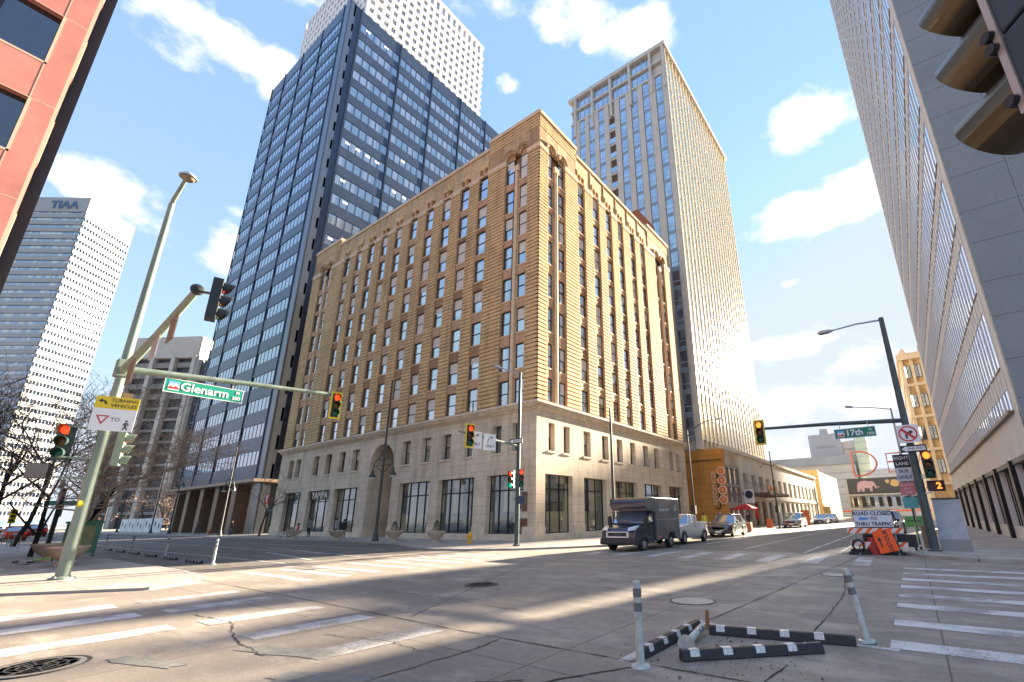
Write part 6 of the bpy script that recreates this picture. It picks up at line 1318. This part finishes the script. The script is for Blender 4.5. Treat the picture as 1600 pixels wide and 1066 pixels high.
# ---------------------------------------------------------------- people: one skinned body each
M_skin = mat('skin', (.50,.27,.18), .6); M_hair = mat('hair_dark', (.03,.02,.015), .8)
def person(label, loc, deg, top, legs, pose='stand', hair=M_hair, h=1.72, hood=False, skirt=False, lean=0):
    t = thing('person', label, 'person', loc, R_(deg)); k = h/1.72
    J = {'pel':(0,0,.93),'abd':(0,.0,1.08),'chest':(0,.0,1.28),'neck':(0,.0,1.46),'head':(0,-.02,1.58),'crown':(0,-.01,1.68)}
    if pose == 'walk':
        leg = {s: [(s*.09,0,.9),(s*.10,-s*.16-.02,.50),(s*.10,-s*.22+.06,.09),(s*.10,-s*.22-.10,.04)] for s in (-1,1)}
        armp = {s: [(s*.17,0,1.40),(s*.24,s*.12,1.14),(s*.23,s*.10-.10,.92),(s*.22,s*.08-.14,.84)] for s in (-1,1)}
    elif pose == 'sit':
        J = {q: (v[0], v[1], v[2]-.42) for q, v in J.items()}
        leg = {s: [(s*.09,0,.5),(s*.12,-.42,.52),(s*.12,-.46,.1),(s*.12,-.60,.05)] for s in (-1,1)}; armp = {s: [(s*.17,0,.98),(s*.24,-.05,.72),(s*.16,-.28,.62),(s*.1,-.36,.6)] for s in (-1,1)}
    else:
        leg = {s: [(s*.09,0,.9),(s*.11,-.01,.50),(s*.12,.03,.09),(s*.13,-.12,.04)] for s in (-1,1)}
        armp = {s: [(s*.17,0,1.40),(s*.25,.03,1.13),(s*.22,-.10,.92),(s*.2,-.15,.86)] for s in (-1,1)}
    if lean: J = {q: (v[0], v[1]-lean*max(0,(v[2]-.93)), v[2]) for q, v in J.items()}
    vs = []; rad = []; ed = []
    def add(p, r): vs.append(Vector(p)*k); rad.append(r); return len(vs)-1
    pel = add(J['pel'], .13); a = add(J['abd'], .125); c = add(J['chest'], .15); n = add(J['neck'], .055); hd = add(J['head'], .095); cr = add(J['crown'], .07)
    ed += [(pel,a),(a,c),(c,n),(n,hd),(hd,cr)]
    for s in (-1,1):
        prev = pel
        for p, r in zip(leg[s], (.10,.065,.042,.035)): q = add(p, r); ed.append((prev,q)); prev = q
        prev = c; y0 = -lean*.45 if lean else 0
        for p, r in zip(armp[s], (.06,.045,.035,.028)): q = add((p[0],p[1]+y0,p[2]), r); ed.append((prev,q)); prev = q
    me = bpy.data.meshes.new('body'); me.from_pydata([tuple(v) for v in vs], ed, []); o = bpy.data.objects.new('tmp', me); COL.objects.link(o)
    md = o.modifiers.new('skin','SKIN'); 
    for i, r in enumerate(rad): me.skin_vertices[0].data[i].radius = (r*k, r*k*(.78 if i in (0,1,2) else 1))
    me.skin_vertices[0].data[0].use_root = True; md.use_smooth_shade = True
    sb = o.modifiers.new('sub','SUBSURF'); sb.levels = sb.render_levels = 2
    dg = bpy.context.evaluated_depsgraph_get(); m2 = bpy.data.meshes.new_from_object(o.evaluated_get(dg)); bpy.data.objects.remove(o)
    zmin = (.86 if pose != 'sit' else .5)*k; zn = (J['neck'][2]-.01)*k; m2.materials.clear(); [m2.materials.append(x) for x in (top, legs, M_skin, M_trim)]
    for f in m2.polygons:
        z = f.center.z; x = abs(f.center.x); hands = pose != 'sit' and (.80*k < z < .90*k) and x > .175*k
        f.material_index = 2 if z > zn or hands else 1 if z < zmin and z > .09*k else 3 if z <= .09*k else 0; f.use_smooth = True
    link('body', m2, t)
    hc = J['head']; b = MB(); b.lathe((hc[0]*k, (hc[1]+.015)*k, (hc[2]+.0)*k), [(.098,-.04),(.108,.03),(.10,.08),(.06,.125),(.001,.14)], 14); b.v = [(x, y+.02 if z < (hc[2]+.05)*k else y, z) for x, y, z in b.v]; part('hair', b, top if hood else hair, t, smooth=True)
    b = MB(); b.lathe((0, (hc[1]-.105)*k, (hc[2]-.005)*k), [(.001,-.02),(.012,.0),(.016,.012),(.001,.02)], 6); b.bx(-.045,-.02,(hc[1]-.103)*k,(hc[1]-.09)*k,(hc[2]+.01)*k,(hc[2]+.025)*k); b.bx(.02,.045,(hc[1]-.103)*k,(hc[1]-.09)*k,(hc[2]+.01)*k,(hc[2]+.025)*k); b.bx(-.025,.025,(hc[1]-.102)*k,(hc[1]-.09)*k,(hc[2]-.055)*k,(hc[2]-.045)*k); part('face', b, mat('face_marks', (.28,.13,.09), .6), t, smooth=True)
    # fingers: five short tapered chains per hand
    for s in (-1,1):
        w = Vector(armp[s][3])*k + Vector((0, -lean*.45*k if lean else 0, 0)); b = MB()
        for q in range(4): o_ = Vector((0, -.012+.016*(1.5-q)*.9, 0)); L = (.062,.07,.066,.05)[q]*k; b.tube([tuple(w+o_), tuple(w+o_+Vector((-s*.004,-.012,-L*.55))), tuple(w+o_+Vector((-s*.016,-.012,-L)))], [.009,.008,.006], 5)
        b.tube([tuple(w+Vector((0,-.02,.02))), tuple(w+Vector((-s*.02,-.045,-.005))), tuple(w+Vector((-s*.022,-.055,-.035)))], [.01,.009,.007], 5); part('fingers', b, M_skin, t, smooth=True)
    return t
C_lil = mat('cloth_lilac', (.42,.36,.48), .9); C_den = mat('cloth_denim', (.07,.09,.15), .9); C_blk = mat('cloth_black', (.02,.02,.023), .9); C_red = mat('cloth_red', (.55,.03,.03), .9); C_gry = mat('cloth_grey', (.2,.2,.19), .9); C_olv = mat('cloth_olive', (.12,.11,.07), .9); C_hiv = mat('cloth_hi_vis', (.55,.6,.05), .8); C_wht = mat('cloth_white', (.6,.6,.58), .9)
person('person in a pale lilac top standing behind the second planter', (-41.3,22.1,.09), 150, C_lil, C_den, h=1.7); person('person in black standing close to the one in lilac', (-40.5,22.4,.09), 210, C_blk, C_blk, h=1.6)
person('person in grey with dark trousers by the leftmost bowl planter', (-47.6,22.9,.09), 20, C_gry, C_blk, 'walk', h=1.75)
person('person in a red jacket seated by the parked bicycles', (-49.2,22.6,.09), -20, C_red, C_blk, 'sit'); 
person('person in an olive coat walking past the navy tower pillars', (-75,22.2,.09), -70, C_olv, C_den, 'walk', h=1.8); person('person in dark clothes by the bell lamp of the navy tower', (-64.3,22.2,.09), 30, C_blk, C_den, h=1.7)
person('person in grey bending by the sawhorse table at the orange wall', (-15.0,44.2,.09), 60, C_gry, C_gry, lean=.3, h=1.75); person('worker in a yellow vest by the orange wall', (-17.0,46.0,.09), 40, C_hiv, C_gry, h=1.7)
person('person in black standing beside the red umbrellas', (-13.9,50.3,.09), 10, C_blk, C_blk, 'walk', h=1.75); person('person in dark clothes far up the right pavement', (1.6,47,.09), 0, C_red, C_blk, 'walk', h=1.7)
b = MB(); b.bx(-.75,.75,-.3,.3,.78,.84); [b.tube([(x,y,0),(x*.85,y*.6,.8)], .025, 5) for x in (-.65,.65) for y in (-.25,.25)]; solo('work_table', b, mat('table_wood', (.4,.2,.08), .7), 'small wooden work table on thin legs at the foot of the orange wall', 'table', loc=(-14.2,41.6,.09), rotz=R_(20))
# red umbrellas
M_umb = mat('umbrella_red', (.42,.012,.02), .7)
def umbrella(label, x, y, r=1.25, h=2.5, closed=False):
    t = thing('parasol', label, 'parasol', (x,y,.09), 0, 'red parasols at the hotel cafe'); b = MB(); b.tube([(0,0,0),(0,0,h)], .03, 8); b.lathe((0,0,0), [(.28,0),(.28,.07),(.05,.1)], 12); part('pole', b, M_sblack, t)
    b = MB()
    b.lathe((0,0,h), [(.001,.12),(r*.5,-.12),(r,-.42),(r*.98,-.52)], 8) if not closed else b.lathe((0,0,h), [(.001,.1),(.12,-.3),(.2,-1.4),(.1,-1.5)], 8); part('canopy', b, M_umb, t); return t
umbrella('open red parasol nearest the street at the hotel cafe', -14.6, 52.2); umbrella('second open red parasol behind the first one', -15.6, 54.4); umbrella('folded red parasol by the hotel canopy', -14.9, 57.5, closed=True)
def aframe(label, x, y, h=1.0, w=.6): b = MB(); b.prism([(-w/2,-.25,0),(w/2,-.25,0),(w/2,0,h),(-w/2,0,h)], (0,.03,0)); b.prism([(-w/2,.25,0),(w/2,.25,0),(w/2,0.03,h),(-w/2,0.03,h)], (0,.03,0)); solo('sandwich_board', b, mat('board_orange', (.65,.16,.03), .6), label, 'sandwich board', 'orange boards on the far pavement', loc=(x,y,.09))
aframe('orange sandwich board left of the hotel lamp post', -13.4, 56.5); aframe('tall orange board between the silver car and the white cars', -11.7, 68.5, 1.9, 1.0)
b = MB(); b.bx(-.45,.45,-.3,.3,0,.75); solo('orange_crate', b, mat('crate_orange', (.55,.2,.09), .7), 'orange box on the kerb behind the dark crossover', 'crate', loc=(-13.2,46.8,.09), bevel=.02)
# street end fences
M_fence = mat('mesh_fence', (.55,.48,.38), .7)
for i in range(6):
    t = thing('site_fence', ('first','second','third','fourth','fifth','sixth')[i]+' panel from the left of the orange topped site fence at the street end', 'fence', (-12.5+i*2.6, 118, 0), 0, 'site fence panels'); b = MB(); b.panel(LOC_FR, (0,2.4), (0,2.0), [(.08+j*.29,.31+j*.29,.1,1.7) for j in range(8)], 0, .05); part('panel', b, M_fence, t); b = MB(); b.bx(0,2.4,-.08,.0,1.7,2.0); part('orange_strip', b, M_or, t)
for i in range(3):
    b = MB(); b.prism([(-.8,-.3,0),(.8,-.3,0),(.8,-.1,1.0),(-.8,-.1,1.0)], (0,.4,0)); solo('barrier_block', b, mat('barrier_green', (.12,.42,.12), .6), ('nearest','middle','farthest')[i]+' green plastic barrier block on the right pavement behind the signs', 'barrier', 'green barriers', loc=(-.2+i*.3, 62+i*5, .09), bevel=.05)
# bicycles
def bike(label, loc, deg, m):
    t = thing('bicycle', label, 'bicycle', loc, R_(deg), 'bicycles at the left end of the brick building')
    for x in (-.5,.5):
        b = MB(); b.tube([(x+.33*math.cos(a),0,.34+.33*math.sin(a)) for a in [k*math.pi/10 for k in range(21)]], .022, 5); w = part('wheel', b, M_tyre, t); b = MB(); [b.tube([(x,0,.34),(x+.32*math.cos(a),0,.34+.32*math.sin(a))], .004, 3) for a in [k*math.pi/6 for k in range(12)]]; part('spokes', b, M_rim, w)
    b = MB(); [b.tube(p, .018, 6) for p in ([(-.5,0,.34),(-.05,0,.3),(-.2,0,.8),(-.5,0,.34)], [(-.05,0,.3),(.38,0,.78)], [(-.18,0,.74),(.38,0,.82)], [(.5,0,.34),(.36,0,.95)])]; part('frame', b, m, t, smooth=True)
    b = MB(); b.tube([(.36,-.25,.98),(.38,0,.95),(.36,.25,.98)], .015, 6); part('handlebar', b, M_trim, t); b = MB(); b.bx(-.32,-.1,-.06,.06,.82,.87); part('saddle', b, M_trim, t, bevel=.02)
bike('red bicycle leaning at the left end of the brick building', (-49.6,21.7,.09), 10, M_cr); bike('dark bicycle beside the red one on the kerb', (-48.2,21.5,.09), -8, C_blk)
b = MB(); b.prism([(0,0,0),(.35,0,0),(1.1,0,.75),(.8,0,.75)], (0,.05,0)); solo('bike_ramp', b, M_rim, 'pale slanted rack end in front of the red bicycle', 'bike rack', loc=(-51.0,21.3,.09))
# ---------------------------------------------------------------- trees
M_bark = mat('dark_bark', (.035,.028,.024), .9, var=.3, vscale=10, bump=.4); M_twig = mat('tan_twigs', (.40,.30,.20), .9, var=.2, vscale=2); M_twd = mat('dark_twigs', (.05,.035,.03), .9); M_blos = mat('pink_blossom', (.52,.30,.20), .9, var=.35, vscale=1.5)  # tan twigs: light on the bare plaza crowns put into their colour
def tree(label, loc, H, r, seed, lean=0, ly=0, levels=5, tw=M_twd, spread=.5, group='bare street trees', blossom=0, first=.45, bf=(2,3,3)):
    random.seed(seed); t = thing('bare_tree', label, 'tree', loc, 0, group); tk = MB(); br = MB(); lf = MB()
    def grow(p, d, L, r, lv, dst):
        n = 3; pts = [p]; q = p.copy(); dd = d.copy()
        for i in range(n): dd = (dd + Vector((random.uniform(-1,1), random.uniform(-1,1), random.uniform(-.35,.5)))*.16).normalized(); q = q + dd*L/n; pts.append(q.copy())
        rs = [max(r*(1-.35*i/n), .011) for i in range(n+1)]; dst.tube([tuple(x) for x in pts], rs, 6 if lv < 2 else 4 if lv < 4 else 3, caps=False)
        if lv >= levels:
            if blossom:
                for _ in range(blossom): c = q+Vector((random.gauss(0,.3),random.gauss(0,.3),random.gauss(0,.3))); a_ = Vector((random.uniform(-1,1),random.uniform(-1,1),random.uniform(-1,1)))*.11; b_ = Vector((random.uniform(-1,1),random.uniform(-1,1),random.uniform(-1,1)))*.11; lf.face([c-a_, c+b_, c+a_])
            return
        for k in range(random.choice(bf) if lv else 4):
            ax = Vector((random.uniform(-1,1), random.uniform(-1,1), random.uniform(-.25,.65))).normalized(); nd = (dd*(1-spread)+ax*spread*1.2).normalized()
            grow(pts[random.choice((1,2,3)) if k else 3], nd, L*random.uniform(.6,.85), rs[-1]*.72, lv+1, br)
    grow(Vector((0,0,0)), Vector((lean,ly,1)).normalized(), H*first, r, 0, tk)
    part('trunk', tk, M_bark, t, smooth=True); part('crown', br, tw, t)
    if blossom: part('blossom', lf, M_blos, t, kind=None)
    return t
tree('tall bare tree right behind the big green pole, twigs coloured tan as if lit', (-34.5,5.2,.05), 9.5, .19, 3, .0, .22, 6, M_twig, .58, first=.38, bf=(3,3,4))
tree('bare tree leaning at the far left edge of the plaza', (-37.5,2.0,.05), 7.5, .15, 8, .08, 0, 5); tree('second bare tree on the left plaza, by the planter box', (-40.5,2.9,.05), 8, .15, 12, .1, 0, 5); tree('third bare tree on the left plaza, behind the bowl planters', (-37,4.2,.05), 6.5, .12, 21, .1, 0, 5)
tree('bare tree deep in the plaza between the leaning trunks', (-52,1.5,.05), 9, .16, 31, .05, 0, 5); tree('farther bare tree with twigs coloured tan as if lit beyond the pole', (-56,5.3,.05), 13, .18, 45, .0, .25, 6, M_twig, .55, bf=(3,3,4))
tree('small bare tree before the side wall of the navy tower', (-57.2,22.4,.09), 6.5, .1, 5, -.05, 0, 5, first=.42)
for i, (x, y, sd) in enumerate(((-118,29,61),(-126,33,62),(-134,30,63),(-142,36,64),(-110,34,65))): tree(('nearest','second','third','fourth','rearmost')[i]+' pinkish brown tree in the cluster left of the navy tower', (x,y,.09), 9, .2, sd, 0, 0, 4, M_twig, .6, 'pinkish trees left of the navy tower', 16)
# white hoarding, gantry, far signals and street name boards on the left
for i in range(5):
    b = MB(); b.bx(-2.4,2.4,-.06,.06,0,2.3); t = thing('white_hoarding', ('first','second','third','fourth','fifth')[i]+' white hoarding panel from the left below the pinkish trees', 'hoarding', (-126+i*5.2, 25.4, .09), 0, 'white hoarding panels'); part('panel', b, M_white, t); b = MB(); b.prism([(-1+.4*math.cos(a)*(1+.3*math.sin(3*a)),-.07,1.3+.5*math.sin(a)) for a in [k*.7 for k in range(9)]], (0,.005,0)); b.prism([(1.1+.35*math.cos(a),-.07,1.0+.6*math.sin(a)*(1+.3*math.cos(2*a))) for a in [k*.7 for k in range(9)]], (0,.005,0)); part('dark_pictures', b, mat('print_dark', (.15,.13,.13), .8), t)
t = thing('sign_gantry', 'white framed gantry mast beyond the big left pole', 'gantry', (-108,16.5,0)); b = MB(); [b.tube(p, .16, 6) for p in ([(0,0,0),(0,0,11.5),(0,-3.2,11.5),(0,-3.2,5.5),(0,0,5.5)], [(0,0,8.6),(0,-3.2,8.6)])]; part('frame', b, M_galv, t)
b = MB(); b.bx(-.1,.1,-4.5,-.4,4.4,5.1); part('green_board', b, M_sgreen, t)
for i, (x, y, z, lab) in enumerate(((-100,2.5,5.6,'far yellow signal head hanging left of the tree trunks'),(-96,12.3,3.4,'far signal head with a red light beyond the kiosk'),(-88,7.6,2.6,'far yellow signal head low beside the big left pole'))):
    signal(lab, (x,y,z), 80, 'red' if i == 1 else 'none', M_yel if i != 1 else M_sblack, M_yel, 'far signal heads on the left street', s=1.3)
    b = MB(); b.tube([(x-.3,y,0),(x-.3,y,z+.9)], .09, 8); solo('signal_post', b, M_gdk, lab.replace('signal head','post of the signal head'), 'signal pole')
t = thing('overhead_sign', 'pair of long green overhead signs at the far left edge', 'road sign', (-130,-3,0)); b = MB(); b.tube([(0,-6,0),(0,-6,8),(0,9,8)], .15, 6); part('frame', b, M_galv, t); b = MB(); b.bx(-.1,.1,-5,-.5,6.4,7.9); part('green_board', b, M_sgreen, t); b = MB(); b.bx(-.1,.1,2.2,6.2,6.4,7.9); part('green_board', b, M_sgreen, t)
